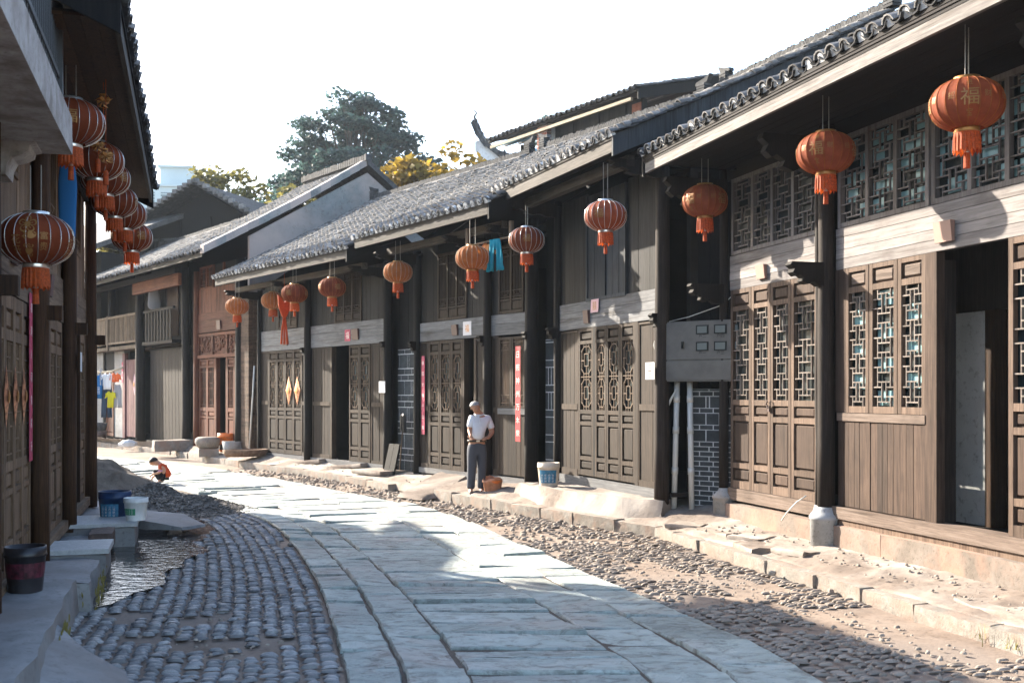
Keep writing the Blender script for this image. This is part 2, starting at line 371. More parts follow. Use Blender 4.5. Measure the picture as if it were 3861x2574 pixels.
def scatter(name, base, mats4, mat, parent=None, smooth=True, stuff=True):
    """one joined mesh of many copies of base = (verts, quads) at the given 4x4 matrices"""
    bv = np.array(base[0], float); bf = np.array(base[1], int); M = np.array(mats4, float); n = len(M)
    if n == 0: return None
    hv = np.c_[bv, np.ones(len(bv))]
    V = np.einsum('nij,vj->nvi', M[:, :3, :], hv).reshape(-1, 3)
    Fq = (bf[None] + (np.arange(n) * len(bv))[:, None, None]).reshape(-1, bf.shape[1])
    me = quads(name, V, Fq, smooth); me.materials.append(MATS[mat])
    return link(me, name, parent, None, stuff)
def quads(name, V, Fq, smooth=True):
    me = bpy.data.meshes.new(name); k = Fq.shape[1]
    me.vertices.add(len(V)); me.vertices.foreach_set('co', np.ascontiguousarray(V, dtype=np.float32).ravel())
    me.loops.add(Fq.size); me.loops.foreach_set('vertex_index', np.ascontiguousarray(Fq, dtype=np.int32).ravel())
    me.polygons.add(len(Fq)); me.polygons.foreach_set('loop_start', np.arange(0, Fq.size, k, dtype=np.int32))
    me.polygons.foreach_set('loop_total', np.full(len(Fq), k, dtype=np.int32)); me.update(calc_edges=True); me.validate()
    if smooth: me.shade_smooth()
    return me
def base_mesh(name, base, mat, smooth=True):
    me = bpy.data.meshes.new(name); me.from_pydata(base[0], [], base[1]); me.materials.append(MATS[mat])
    if smooth: me.shade_smooth()
    return me
def fbm(x, y, z=0., s=1., o=4): return mnoise.fractal(Vector((x * s, y * s, z * s)), 1.0, 2.0, o)

# ---------------------------------------------------------------- roof tiles
def tile_base(r0, r1, ln, up=True, seg=5, th=.014, arc=150):
    """a curved tile: front end at y=0, up-slope +y; convex (cover) or concave (pan)"""
    vs = []; fs = []; s = 1 if up else -1; A = R(arc)
    for (r, y, dz) in ((r0, 0, 0), (r1, ln, 0), (r0 - th, 0, 0)):
        for k in range(seg + 1):
            a = math.pi / 2 + A / 2 - A * k / seg
            vs.append((r * math.cos(a), y, s * (r * math.sin(a) - r0 * math.cos(A / 2)) + dz))
    n = seg + 1
    for k in range(seg):
        fs.append((k, k + 1, n + k + 1, n + k)); fs.append((2 * n + k, 2 * n + k + 1, k + 1, k))
    return vs, fs
COVER = tile_base(.088, .074, .21); PAN = tile_base(.098, .098, .23, False, 4, .012, 130)
COVER_ME = base_mesh('roof_tile', COVER, 'roof_tile', False); PAN_ME = base_mesh('pan_tile', PAN, 'tile_dark', False)
PLUG_ME = {}
def frame_m(x, p, tan, jit=.0):
    X = Vector((1, 0, 0)); T = tan; Nn = X.cross(T)
    if jit:
        q = Quaternion(Nn, random.gauss(0, jit)) @ Quaternion(T, random.gauss(0, jit * .7)) @ Quaternion(X, random.gauss(0, jit * .5))
        X = q @ X; T = q @ T; Nn = q @ Nn
    M = Matrix.Identity(4)
    for i in range(3): M[i][0] = X[i]; M[i][1] = T[i]; M[i][2] = Nn[i]; M[i][3] = (x, p[0], p[1])[i]
    return M
def roof(h, x0, x1, ye, ze, yr, zr, col=.205, row=.115, sag=.10, single=290, fascia='mid_fascia', fh=.16, plugs=1.35, ridge=True, back=True, kmax=1.0, verge=(False, False), name_extra='', bg=.0):
    """h > roof (boards) > roof_tile ... ; local frame of the house, y inward"""
    def P(k):
        kk = k * (1 - sag) + sag * k * k
        return ye + (yr - ye) * k, ze + (zr - ze) * kk
    rt = MB(); K = [i / 8 for i in range(9)]
    for i in range(8):
        a, b2 = P(K[i]), P(K[i + 1])
        rt.add([(x0, a[0], a[1] - .05), (x1, a[0], a[1] - .05), (x1, b2[0], b2[1] - .05), (x0, b2[0], b2[1] - .05), (x0, a[0], a[1] - .015), (x1, a[0], a[1] - .015), (x1, b2[0], b2[1] - .015), (x0, b2[0], b2[1] - .015)],
               [(3, 2, 1, 0), (4, 5, 6, 7), (0, 4, 7, 3), (1, 2, 6, 5)] + ([(0, 1, 5, 4)] if i == 0 else []))
    if back:
        a = P(1); yb = yr + (yr - ye) * .9; zb = ze + .25
        rt.add([(x0, a[0], a[1] - .02), (x1, a[0], a[1] - .02), (x1, yb, zb), (x0, yb, zb), (x0, a[0], a[1] - .07), (x1, a[0], a[1] - .07), (x1, yb, zb - .05), (x0, yb, zb - .05)],
               [(0, 1, 2, 3), (7, 6, 5, 4), (0, 3, 7, 4), (1, 5, 6, 2), (2, 6, 7, 3)])
    ro = rt.build('roof', 'soffit_wood', h)
    ncol = max(2, round((x1 - x0) / col)); dx = (x1 - x0) / ncol
    L = math.hypot(yr - ye, zr - ze); nrow = int(L * kmax / row)
    covers = []; pans = []
    for c in range(ncol + 1):
        wob = random.gauss(0, .008)
        for r in range(nrow):
            k = min(1, (r * row - .05) / L); a = P(max(k, 0)); b2 = P(min(max(k, 0) + .02, 1.02)); t = Vector((0, b2[0] - a[0], b2[1] - a[1])).normalized()
            y = a[0] + t.y * (k * L if k < 0 else 0); z = a[1] + t.z * (k * L if k < 0 else 0)
            lift = .045 + random.gauss(0, .006); tt = Vector((0, t.y, t.z - .10)).normalized()
            x = x0 + c * dx + wob + random.gauss(0, .006)
            covers.append((r, frame_m(x, (y + random.gauss(0, .01), z + lift), tt, .05)))
            if c < ncol: pans.append((r, frame_m(x + dx / 2, (y + random.gauss(0, .01), z + .052 + random.gauss(0, .004)), tt, .03)))
    covers.sort(key=lambda a: a[0]); pans.sort(key=lambda a: a[0])
    ns = min(single, len(covers)); npn = min(ncol, len(pans))
    for r, M in covers[:ns]: link(COVER_ME, 'roof_tile', ro, mw=M)
    for r, M in pans[:npn]: link(PAN_ME, 'pan_tile', ro, mw=M)
    scatter('roof_tiles', COVER, [M for r, M in covers[ns:]], 'roof_tile', ro, False)
    scatter('pan_tiles', PAN, [M for r, M in pans[npn:]], 'tile_dark', ro, False)
    if plugs:
        if plugs not in PLUG_ME:
            q = plugs; PLUG_ME[plugs] = MB().prism([(-.044 * q, -.05), (.044 * q, -.05), (.040 * q, .015 * q), (.018 * q, .036 * q), (-.018 * q, .036 * q), (-.040 * q, .015 * q)], 'y', .012 - .03 * (q - 1), .06).mesh('eave_plug', 'lime')
        t0 = Vector((0, P(.02)[0] - P(0)[0], P(.02)[1] - P(0)[1])).normalized()
        for c in range(ncol + 1):
            M = frame_m(x0 + c * dx + random.gauss(0, .006), (P(0)[0] - .035, P(0)[1] + .028), t0, .04); link(PLUG_ME[plugs], 'eave_plug', ro, mw=M)
    if fh:
        sub(h, 'fascia_board', fascia, lambda m: m.box(x0 + .02, x1 - .02, ye + .015, ye + .055, ze - fh - .03, ze - .035))
    if ridge:
        y, z = P(1); m = MB(); x = x0
        while x < x1:
            ln = random.uniform(.02, .035); hh = random.uniform(.15, .19); le = .06 if x < (x0 + x1) / 2 else -.06
            m.add([(x, y - .07, z + .03), (x + ln * .8, y - .07, z + .03), (x + ln * .8, y + .07, z + .03), (x, y + .07, z + .03), (x + le, y - .06, z + hh), (x + le + ln * .8, y - .06, z + hh), (x + le + ln * .8, y + .06, z + hh), (x + le, y + .06, z + hh)],
                  [(4, 5, 6, 7), (0, 1, 5, 4), (1, 2, 6, 5), (2, 3, 7, 6), (3, 0, 4, 7)]); x += ln
        m.build('ridge_tiles', 'tile_dark', ro, fix=False, stuff=True)
        sub(ro, 'ridge_bed', 'roof_tile', lambda q: q.box(x0, x1, y - .10, y + .10, z - .02, z + .06, (0, .03)))
        for e, sg in ((x0, 1), (x1, -1)):
            q = MB()
            for i in range(5): q.box(e - .04 * sg - .10, e - .04 * sg + .10, y - .09, y + .09, z + .05 + i * .05, z + .09 + i * .05)
            q.prism([(e - sg * .16, z + .30), (e + sg * .14, z + .28), (e + sg * .12, z + .34), (e - sg * .10, z + .38), (e - sg * .24, z + .44)], 'y', y - .05, y + .05)
            q.build('ridge_end', 'tile_dark', ro)
    for on, xe, sg in ((verge[0], x0, -1), (verge[1], x1, 1)):
        if not on: continue
        q = MB()
        for i in range(8):
            a, b2 = P(K[i]), P(K[i + 1])
            q.add([(xe + sg * .01, a[0], a[1] - .27), (xe + sg * .05, a[0], a[1] - .27), (xe + sg * .05, b2[0], b2[1] - .27), (xe + sg * .01, b2[0], b2[1] - .27), (xe + sg * .01, a[0], a[1] - .0), (xe + sg * .05, a[0], a[1] - .0), (xe + sg * .05, b2[0], b2[1] - .0), (xe + sg * .01, b2[0], b2[1] - .0)],
                  [(3, 2, 1, 0), (4, 5, 6, 7), (0, 4, 7, 3), (1, 2, 6, 5), (0, 1, 5, 4), (2, 3, 7, 6)])
        q.build('barge_board', 'blue_shutter' if bg else 'dark_wood_v', h)
        nv = int(L / .09); vm = []
        bt = ([(-.09, 0, 0), (.09, 0, 0), (.09, .19, 0), (-.09, .19, 0), (-.09, 0, .013), (.09, 0, .013), (.09, .19, .013), (-.09, .19, .013)], [(4, 5, 6, 7), (0, 1, 5, 4), (1, 2, 6, 5), (3, 0, 4, 7)])
        for i in range(nv):
            k = i / nv; a = P(k); b2 = P(k + .02); t = Vector((0, b2[0] - a[0], b2[1] - a[1] - .02 * L * .1)).normalized()
            vm.append(frame_m(xe + sg * .02, (a[0], a[1] + .03), t, .07))
        vme = base_mesh('verge_tile', bt, 'tile_dark', False)
        for M in vm: link(vme, 'verge_tile', ro, mw=M)
    return ro, P

# ---------------------------------------------------------------- joinery
def planks(part, x0, x1, z0, z1, y0, y1, mat, width=.14, vertical=True, name='plank', lean=0.):
    """boards laid side by side, each its own piece with a hairline gap"""
    a, b = (x0, x1) if vertical else (z0, z1)
    n = max(1, round((b - a) / width)); cuts = [a + (b - a) * (i + (random.uniform(-.14, .14) if 0 < i < n else 0)) / n for i in range(n + 1)]
    for i in range(n):
        d = random.uniform(-.004, .004); g = .0025
        if vertical: m = MB().box(cuts[i] + g, cuts[i + 1] - g, y0 + d, y1, z0, z1)
        else: m = MB().box(x0, x1, y0 + d, y1, cuts[i] + g, cuts[i + 1] - g)
        m.build(name, mat, part, fix=False)
def lat_weave(m, x0, x1, z0, z1, y, P=.30, bw=.013, dp=.022):
    W = x1 - x0; n = max(2, round((z1 - z0) / P)); P = (z1 - z0) / n; d = (y, y + dp)
    X = lambda f: x0 + W * f
    H = lambda f0, f1, z: m.box(X(f0), X(f1), y - .002, y + dp, z - bw / 2, z + bw / 2)
    Vv = lambda f, a, b: m.box(X(f) - bw * .42, X(f) + bw * .42, y, y + dp, max(a, z0), min(b, z1))
    for k in range(n + 1):
        zc = z0 + k * P; e = .16 * P
        for zz in (zc - e, zc + e):
            if z0 < zz < z1: H(.2, .8, zz)
        zs = zc + P / 2
        for zz in (zs - e, zs + e):
            if z0 < zz < z1: H(0, .4, zz); H(.6, 1, zz)
        for f in (.2, .8): Vv(f, zc - e - .5 * P + 2 * e, zc + .5 * P - e) if k == 0 else Vv(f, zs - P + e, zs - e)
        for f in (.4, .6):
            if zc + e < z1: Vv(f, zc + e, zc + P - e)
def lat_octagon(m, x0, x1, z0, z1, y, bw=.014, dp=.022):
    W = x1 - x0; X = lambda f: x0 + W * f; d = (y, y + dp); Hh = (z1 - z0) / 2
    for j in (0, 1):
        a = z0 + j * Hh; Z = lambda f: a + Hh * f
        B = lambda p, q: m.bar((X(p[0]), Z(p[1])), (X(q[0]), Z(q[1])), bw, d)
        B((.32, .33), (.32, .70)); B((.68, .33), (.68, .70)); B((.32, .33), (.68, .33)); B((.32, .70), (.68, .70))
        for s in (0, 1):
            f = (lambda v: v) if s == 0 else (lambda v: 1 - v)
            B((f(.10), .18), (f(.10), .82)); B((f(0), .5), (f(.32), .5)); B((f(0), .24), (f(.10), .24)); B((f(0), .78), (f(.10), .78))
            B((f(.10), .24), (f(.28), .10)); B((f(.10), .78), (f(.28), .92)); B((f(.28), 0), (f(.28), .10)); B((f(.28), .92), (f(.28), 1))
        B((.28, .10), (.72, .10)); B((.28, .92), (.72, .92)); B((.5, 0), (.5, .33)); B((.5, .70), (.5, 1))
    m.box(x0, x1, y - .002, y + dp, z0 + Hh - bw / 2, z0 + Hh + bw / 2)
def lat_bars(m, x0, x1, z0, z1, y, bw=.012, dp=.02, n=7, motif=True):
    for i in range(1, n): m.box(x0 + (x1 - x0) * i / n - bw / 2, x0 + (x1 - x0) * i / n + bw / 2, y, y + dp, z0, z1)
    if motif:
        W = x1 - x0; X = lambda f: x0 + W * f
        for a, s in ((z0, 1), (z1, -1)):
            e = min(.2, (z1 - z0) * .16) * s
            for t in (.25, 1.0): m.box(x0, x1, y - .003, y + dp, a + e * t - bw / 2, a + e * t + bw / 2)
            m.bar((X(.15), a + e), (X(.32), a + e * .5), bw, (y - .004, y + dp)); m.bar((X(.85), a + e), (X(.68), a + e * .5), bw, (y - .004, y + dp)); m.bar((X(.3), a + e * .5), (X(.7), a + e * .5), bw, (y - .004, y + dp))
def lat_rungs(m, x0, x1, z0, z1, y, bw=.013, dp=.02, n=4, step=.115):
    for i in range(1, n): m.box(x0 + (x1 - x0) * i / n - bw / 2, x0 + (x1 - x0) * i / n + bw / 2, y, y + dp, z0, z1)
    k = 0; z = z0 + .06
    while z < z1:
        a, b = ((0, 1), (1 / n, 1 - 1 / n), (0, 1 / n), (1 - 1 / n, 1))[k % 4]
        m.box(x0 + (x1 - x0) * a, x0 + (x1 - x0) * b, y - .003, y + dp, z - bw / 2, z + bw / 2)
        if k % 4 == 2: m.box(x0 + (x1 - x0) * (1 - 1 / n), x1, y - .003, y + dp, z - bw / 2, z + bw / 2); k += 1
        k += 1; z += step
LATM = {'near_trim': 'near_lattice_lit', 'mid_trim': 'mid_lattice_lit'}   # the light the bars catch is put into a paler wood colour
LAT = {'weave': lat_weave, 'octagon': lat_octagon, 'bars': lat_bars, 'rungs': lat_rungs}
def leaf(h, x0, x1, z0, z1, lat, trim, field, y=0., pane='window_glass', name='door_leaf', layout=None, **kw):
    """h > door_leaf (frame) > panel, lattice, pane"""
    g = .006; x0 += g; x1 -= g; st = min(.055, (x1 - x0) * .13); H = z1 - z0; Z = lambda f: z1 - H * f
    layout = layout or [('p', .022, .085), ('l', .108, .555), ('p', .582, .635), ('p', .66, .872), ('p', .898, .962)]
    f = MB(); f.box(x0, x0 + st, y, y + .05, z0, z1); f.box(x1 - st, x1, y, y + .05, z0, z1)
    edges = [0] + [e for q in layout for e in q[1:3]] + [1]
    for i in range(0, len(edges), 2): f.box(x0 + st, x1 - st, y + .002, y + .048, Z(edges[i + 1]), Z(edges[i]))
    o = f.build(name, trim, h, fix=False)
    for kind, a, b in layout:
        if kind == 'p':
            m = MB(); m.box(x0 + st, x1 - st, y + .040, y + .047, Z(b), Z(a)); m.build('field', field, o, fix=False)
            ins = min(.018, (x1 - x0) * .05); MB().panel(x0 + st + ins, x1 - st - ins, y + .014, y + .040, Z(b) + ins * .6, Z(a) - ins * .6, min(.022, (b - a) * H * .3)).build('panel', field, o, fix=False)
        else:
            m = MB(); LAT[lat](m, x0 + st, x1 - st, Z(b), Z(a), y + .012, **kw); m.build('lattice', LATM.get(trim, trim), o, fix=False)
            if pane: MB().box(x0 + st, x1 - st, y + .055, y + .060, Z(b), Z(a)).build('pane', pane, o, fix=False)
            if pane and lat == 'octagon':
                for q in (.17, .67): MB().box(x0 + (x1 - x0) * .47, x0 + (x1 - x0) * .60, y + .046, y + .050, Z(b) + (Z(a) - Z(b)) * q, Z(b) + (Z(a) - Z(b)) * (q + .175)).build('pane', 'painted_sky_glass', o, fix=False)  # pale strips: reflected sky painted in front of the dark pane
    return o
def window(h, x0, x1, z0, z1, n, lat, trim, y=0., pane='window_glass', foot=0., field=None, **kw):
    """h > window (frame and stiles) > lattice and pane of every light"""
    f = MB(); s = .05; f.box(x0, x0 + s, y, y + .06, z0, z1); f.box(x1 - s, x1, y, y + .06, z0, z1); f.box(x0 + s, x1 - s, y + .002, y + .058, z0, z0 + s); f.box(x0 + s, x1 - s, y + .002, y + .058, z1 - s, z1)
    W = (x1 - x0 - 2 * s) / n
    for i in range(1, n): f.box(x0 + s + i * W - .028, x0 + s + i * W + .028, y + .004, y + .056, z0 + s, z1 - s)
    if foot: f.box(x0 + s, x1 - s, y + .012, y + .05, z0 + s + foot - .03, z0 + s + foot)
    o = f.build('window', trim, h, fix=False)
    for i in range(n):
        a = x0 + s + i * W + (.028 if i else 0); b = x0 + s + (i + 1) * W - (.028 if i < n - 1 else 0); zb = z0 + s
        if foot: MB().panel(a, b, y + .015, y + .045, zb, zb + foot - .03, .018).build('panel', field or trim, o, fix=False); zb += foot
        m = MB(); LAT[lat](m, a, b, zb, z1 - s, y + .018, **kw); m.build('lattice', trim, o, fix=False)
        if pane: MB().box(a, b, y + .062, y + .066, zb, z1 - s).build('pane', pane, o, fix=False)
    return o
def post(h, x, y, r, z0, z1, mat, base=None, lean=0., n=14, name='post'):
    m = MB(); K = 7; pts = []; rs = []
    for i in range(K):
        t = i / (K - 1); pts.append((x + lean * (1 - t) + random.gauss(0, .003), y + random.gauss(0, .003), z0 + (z1 - z0) * t)); rs.append(r * (1.06 - .12 * t + random.gauss(0, .008)))
    o = m.tube(pts, rs, n).build(name, mat, h, smooth=True)
    if base:
        zb, rb = base
        MB().lathe([(rb * .97, zb), (rb * 1.0, z0 - .13), (rb * 1.06, z0 - .125), (rb * 1.06, z0 - .09), (rb * .78, z0 - .06), (r * 1.25, z0 - .02), (r * 1.18, z0 + .01)], (x + lean, y, 0), 20).build('post_base', 'post_base', o, smooth=True)
    return o
def wallpart(h, name='wall', mat='interior'):
    """the wall's own backing; its boards hang under it"""
    return name, mat
def backing(h, x0, x1, z0, z1, y0, y1, mat='interior', name='wall'):
    return MB().box(x0, x1, y0, y1, z0, z1).build(name, mat, h, fix=False)
def core(h, x0, x1, z0, z1, depth, mat='interior', y0=.35):
    """the unlit room behind a front: side walls, back wall, ceiling and floor"""
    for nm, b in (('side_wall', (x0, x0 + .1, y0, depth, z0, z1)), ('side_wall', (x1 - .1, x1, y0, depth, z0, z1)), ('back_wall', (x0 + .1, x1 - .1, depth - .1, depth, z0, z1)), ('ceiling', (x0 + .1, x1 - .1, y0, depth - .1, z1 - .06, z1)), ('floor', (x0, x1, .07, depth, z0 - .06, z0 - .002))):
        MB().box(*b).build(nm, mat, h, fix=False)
def plaque(h, x, z, y, w, hh, mat='nameplate', tilt=.02):
    o = MB().add([(x, y, z), (x + w, y, z), (x + w, y + .03, z), (x, y + .03, z), (x, y - tilt, z + hh), (x + w, y - tilt, z + hh), (x + w, y + .03, z + hh), (x, y + .03, z + hh)],
                 [(3, 2, 1, 0), (4, 5, 6, 7), (0, 1, 5, 4), (1, 2, 6, 5), (2, 3, 7, 6), (3, 0, 4, 7)]).build('name_plaque', mat, h)
    return o
def corbel(h, x, z, y, ln, hh, w=.10, mat='post_wood'):
    """carved cloud-shaped beam end standing out towards the street"""
    pts = [(y, z + hh), (y - ln, z + hh), (y - ln - .02, z + hh * .86), (y - ln * .93, z + hh * .70), (y - ln * .98, z + hh * .52), (y - ln * .88, z + hh * .36), (y - ln * .80, z + hh * .45), (y - ln * .68, z + hh * .30), (y - ln * .72, z + hh * .14), (y - ln * .55, z + hh * .02), (y - ln * .42, z + hh * .14), (y - ln * .25, z - hh * .06), (y, z - hh * .02)]
    return MB().prism(pts, 'x', x - w / 2, x + w / 2).build('beam_end', mat, h)
WORK = bpy.data.scenes.new('workbench')          # a scratch scene: text and soft shapes are turned into meshes there
def bake(o):
    WORK.collection.objects.link(o)
    with bpy.context.temp_override(scene=WORK, view_layer=WORK.view_layers[0]):
        dg = bpy.context.evaluated_depsgraph_get(); return bpy.data.meshes.new_from_object(o.evaluated_get(dg))
def text_mesh(s):
    c = bpy.data.curves.new('glyph', 'FONT'); c.body = s; o = bpy.data.objects.new('glyph', c); me = bake(o)
    V = [tuple(v.co) for v in me.vertices]; Fc = [tuple(p.vertices) for p in me.polygons]
    bpy.data.objects.remove(o); bpy.data.curves.remove(c); bpy.data.meshes.remove(me)
    if not V: return [], []
    xs = [v[0] for v in V]; ys = [v[1] for v in V]; cx, cyy = (min(xs) + max(xs)) / 2, (min(ys) + max(ys)) / 2; sc = max(max(xs) - min(xs), max(ys) - min(ys))
    return [((v[0] - cx) / sc, (v[1] - cyy) / sc) for v in V], Fc
GLY = {}
def glyph(s):
    if s not in GLY: GLY[s] = text_mesh(s)
    return GLY[s]
def flat_text(parent, rows, x, z, y, size, step, mat, name='lettering', along='z'):
    """characters laid flat on a facade (x, z plane) one below another"""
    m = MB()
    for i, ch in enumerate(rows):
        V, Fc = glyph(ch)
        m.add([(x + v[0] * size + (i * step if along == 'x' else 0), y, z + v[1] * size - (i * step if along == 'z' else 0)) for v in V], Fc)
    return m.build(name, mat, parent, fix=False)
def place(m, name, mat, h, label, cat, group=None, smooth=False):
    """a thing of its own fixed to a house front: built in that front's frame, origin at its own foot"""
    V = np.array(m.v); c = Vector(((V[:, 0].min() + V[:, 0].max()) / 2, (V[:, 1].min() + V[:, 1].max()) / 2, V[:, 2].min()))
    m.v = [(v[0] - c.x, v[1] - c.y, v[2] - c.z) for v in m.v]
    o = m.build(name, mat, None, smooth); Mh = Matrix.Translation(h.location) @ Matrix.Rotation(h.rotation_euler.z, 4, 'Z') @ Matrix.Diagonal((h.scale.x, 1, 1, 1))
    o.location = Mh @ c; o.rotation_euler = (0, 0, h.rotation_euler.z); return tag(o, label, cat, group)
def sheet(h, x, z, y, w, hh, mat, name, label, cat, chars=None, ink='paper_print', size=None, group=None, skew=0., border=None):
    m = MB().add([(x, y, z), (x + w, y, z), (x + w + skew, y, z + hh), (x + skew, y, z + hh), (x, y + .003, z), (x + w, y + .003, z), (x + w + skew, y + .003, z + hh), (x + skew, y + .003, z + hh)],
                 [(0, 1, 2, 3), (7, 6, 5, 4), (0, 4, 5, 1), (1, 5, 6, 2), (2, 6, 7, 3), (3, 7, 4, 0)])
    o = place(m, name, mat, h, label, cat, group)
    if chars:
        size = size or w * .7; step = (hh - .06) / len(chars)
        flat_text(o, chars, 0, hh - .03 - step / 2, -.005, size, step, ink)
    if border: MB().box(-w / 2 + .008, w / 2 - .008, -.0035, -.002, .01, hh - .01).build('border', border, o)
    return o

# ================================================================ the setting
def lerp_poly(P, y):
    """x on a polyline given y (points sorted by y)"""
    ys = [p[1] for p in P]; xs = [p[0] for p in P]; return float(np.interp(y, ys, xs))
KERB = [(4.6, 4.9), (3.98, 6.9), (3.71, 7.84), (2.78, 11.0), (1.90, 14.1), (1.34, 14.9), (.16, 16.65), (-.94, 18.47), (-2.1, 20.3), (-3.05, 22.0), (-4.6, 24.4), (-6.2, 26.5), (-8.0, 29.0), (-10.2, 32.6), (-12.9, 36.0), (-17, 41)]
PL = [(-.35, 3.0), (-.75, 5.0), (-1.06, 6.89), (-1.28, 7.9), (-1.87, 10.4), (-2.75, 13.4), (-3.7, 15.9), (-5.5, 18.8), (-8.3, 22), (-11.5, 25), (-16, 28.5)]
PR = [(2.5, 3.0), (2.25, 5.0), (2.0, 6.89), (1.80, 7.9), (1.0, 10.4), (.02, 13.4), (-1.05, 16.7), (-3.0, 20.0), (-5.6, 24), (-8.9, 28.4), (-13, 32.3)]
def cat_rom(P, n=40):
    P = [Vector((*p, 0)) for p in P]; P = [P[0] * 2 - P[1]] + P + [P[-1] * 2 - P[-2]]; out = []
    for i in range(1, len(P) - 2):
        for k in range(n):
            t = k / n; a, b, c, d = P[i - 1:i + 3]
            out.append(.5 * ((2 * b) + (c - a) * t + (2 * a - 5 * b + 4 * c - d) * t * t + (3 * b - a - 3 * c + d) * t ** 3))
    out.append(P[-2]); return out
EL, ER = cat_rom(PL), cat_rom(PR)
MID = [(a + b) / 2 for a, b in zip(EL, ER)]; CUM = [0.]
for a, b in zip(MID, MID[1:]): CUM.append(CUM[-1] + (b - a).length)
def street(v, w, d=0.):
    """point on the street: v metres along the paved strip, w across it (0 left edge, 1 right edge), d metres beyond that"""
    f = float(np.interp(v, CUM, range(len(CUM)))); i = min(int(f), len(MID) - 2); t = f - i
    l = EL[i].lerp(EL[i + 1], t); r = ER[i].lerp(ER[i + 1], t); p = l.lerp(r, w)
    if d: p = p + (r - l).normalized() * d
    return p
def street_dir(v):
    a, b = street(v - .05, .5), street(v + .05, .5); return (b - a).normalized()

# ground: one sheet to the horizon, finely cut and slightly uneven where the street lies
def ground():
    V = []; xs = np.concatenate([np.linspace(-600, -30, 12), np.linspace(-26, 9, 141), np.linspace(12, 600, 12)]); ys = np.concatenate([np.linspace(-300, -6, 8), np.linspace(1, 46, 181), np.linspace(52, 900, 14)])
    nx, ny = len(xs), len(ys)
    for y in ys:
        for x in xs:
            z = 0.
            if -26 <= x <= 9 and 1 <= y <= 46: z = -.012 + .016 * fbm(x, y, 0, .9) - .02
            V.append((x, y, z if (-25 < x < 8.5 and 1.5 < y < 45) else -.03))
    Fq = np.array([(j * nx + i, j * nx + i + 1, (j + 1) * nx + i + 1, (j + 1) * nx + i) for j in range(ny - 1) for i in range(nx - 1)])
    me = quads('ground', np.array(V), Fq); me.materials.append(MATS['earth']); return structure(link(me, 'ground'))
ground()

# ---- paved strip: every flagstone a piece of it
rd = structure(MB().add([(p.x, p.y, -.012) for p in EL[::4]] + [(p.x, p.y, -.012) for p in ER[::4]], [(i, i + 1, len(EL[::4]) + i + 1, len(EL[::4]) + i) for i in range(len(EL[::4]) - 1)]).build('road', 'joint_dirt', fix=False))
def slab(v0, v1, w0, w1):
    nu, nv = (9, 4) if w1 - w0 > .25 else (4, 6)
    g = .014; top = random.gauss(.014, .008); tx, ty = random.gauss(0, .006), random.gauss(0, .006)
    W = (ER[60] - EL[60]).length; gw = g / W; V = []; Fc = []
    for lay, (ins, z) in enumerate(((0., -.05), (0., -.014), (.012, 0.))):
        for j in range(nv + 1):
            for i in range(nu + 1):
                fu = i / nu; fv = j / nv
                a = w0 + gw + (w1 - w0 - 2 * gw) * fu; b = v0 + g + (v1 - v0 - 2 * g) * fv
                eu = (fu == 0) - (fu == 1); ev = (fv == 0) - (fv == 1)
                a += ins / W * eu; b += ins * ev
                p = street(b, a); wob = (eu != 0 or ev != 0)
                nz = mnoise.noise(Vector((p.x * 3.1, p.y * 3.1, top * 90)))
                if wob: p = p + Vector((.016 * mnoise.noise(Vector((p.x * 8, p.y * 8, top * 70))), .018 * mnoise.noise(Vector((p.y * 9, p.x * 9, 4)) ), 0))
                zz = top + z + (tx * (fu - .5) + ty * (fv - .5)) * 2 + (nz * .008 if lay == 2 else 0)
                V.append((p.x, p.y, zz if lay else -.05))
    n1 = (nu + 1) * (nv + 1); I = lambda l, i, j: l * n1 + j * (nu + 1) + i
    for j in range(nv):
        for i in range(nu): Fc.append((I(2, i, j), I(2, i + 1, j), I(2, i + 1, j + 1), I(2, i, j + 1)))
    ring = [(i, 0) for i in range(nu)] + [(nu, j) for j in range(nv)] + [(i, nv) for i in range(nu, 0, -1)] + [(0, j) for j in range(nv, 0, -1)]
    for l in (0, 1):
        for k in range(len(ring)): a, b = ring[k], ring[(k + 1) % len(ring)]; Fc.append((I(l, *a), I(l, *b), I(l + 1, *b), I(l + 1, *a)))
    me = bpy.data.meshes.new('flagstone'); me.from_pydata(V, [], Fc); me.materials.append(MATS['slab_stone']); me.shade_smooth()
    me.set_sharp_from_angle(angle=R(38)); link(me, 'flagstone', rd)
COLS = [0, .125, .262, .64, .82, 1.0]
for c in range(5):
    v = random.uniform(0, .4); wide = c == 2
    while v < 42:
        ln = random.uniform(.30, .56) if wide else random.uniform(.42, 1.05)
        if v > 24: ln *= 1.5
        slab(v, v + ln, COLS[c], COLS[c + 1]); v += ln

# ---- cobbled margins of pebbles set on edge in bands
def pebble_base(seg=8):
    V = [(0, 0, 1)]; F_ = []
    for r, z in ((.55, .83), (.9, .42), (1, -.1)):
        for k in range(seg): a = 2 * math.pi * k / seg; V.append((r * math.cos(a), r * math.sin(a), z))
    T = []
    for k in range(seg): T.append((0, 1 + k, 1 + (k + 1) % seg, 0))
    Q = []
    for l in range(2):
        for k in range(seg): Q.append((1 + l * seg + k, 1 + (l + 1) * seg + k, 1 + (l + 1) * seg + (k + 1) % seg, 1 + l * seg + (k + 1) % seg))
    return V, Q, T
pv, pq, pt = pebble_base(); PEB = (pv[1:], [tuple(i - 1 for i in f) for f in pq] + [(3, 2, 1, 0), (4, 3, 0, 7), (4, 7, 6, 5)][:0] + [(0, 1, 2, 3), (0, 3, 4, 7), (4, 5, 6, 7)])
PEB_ME = base_mesh('pebble', PEB, 'pebble')
left_edge = lambda y: -1.02 - .30 * y          # foot of the left pavement
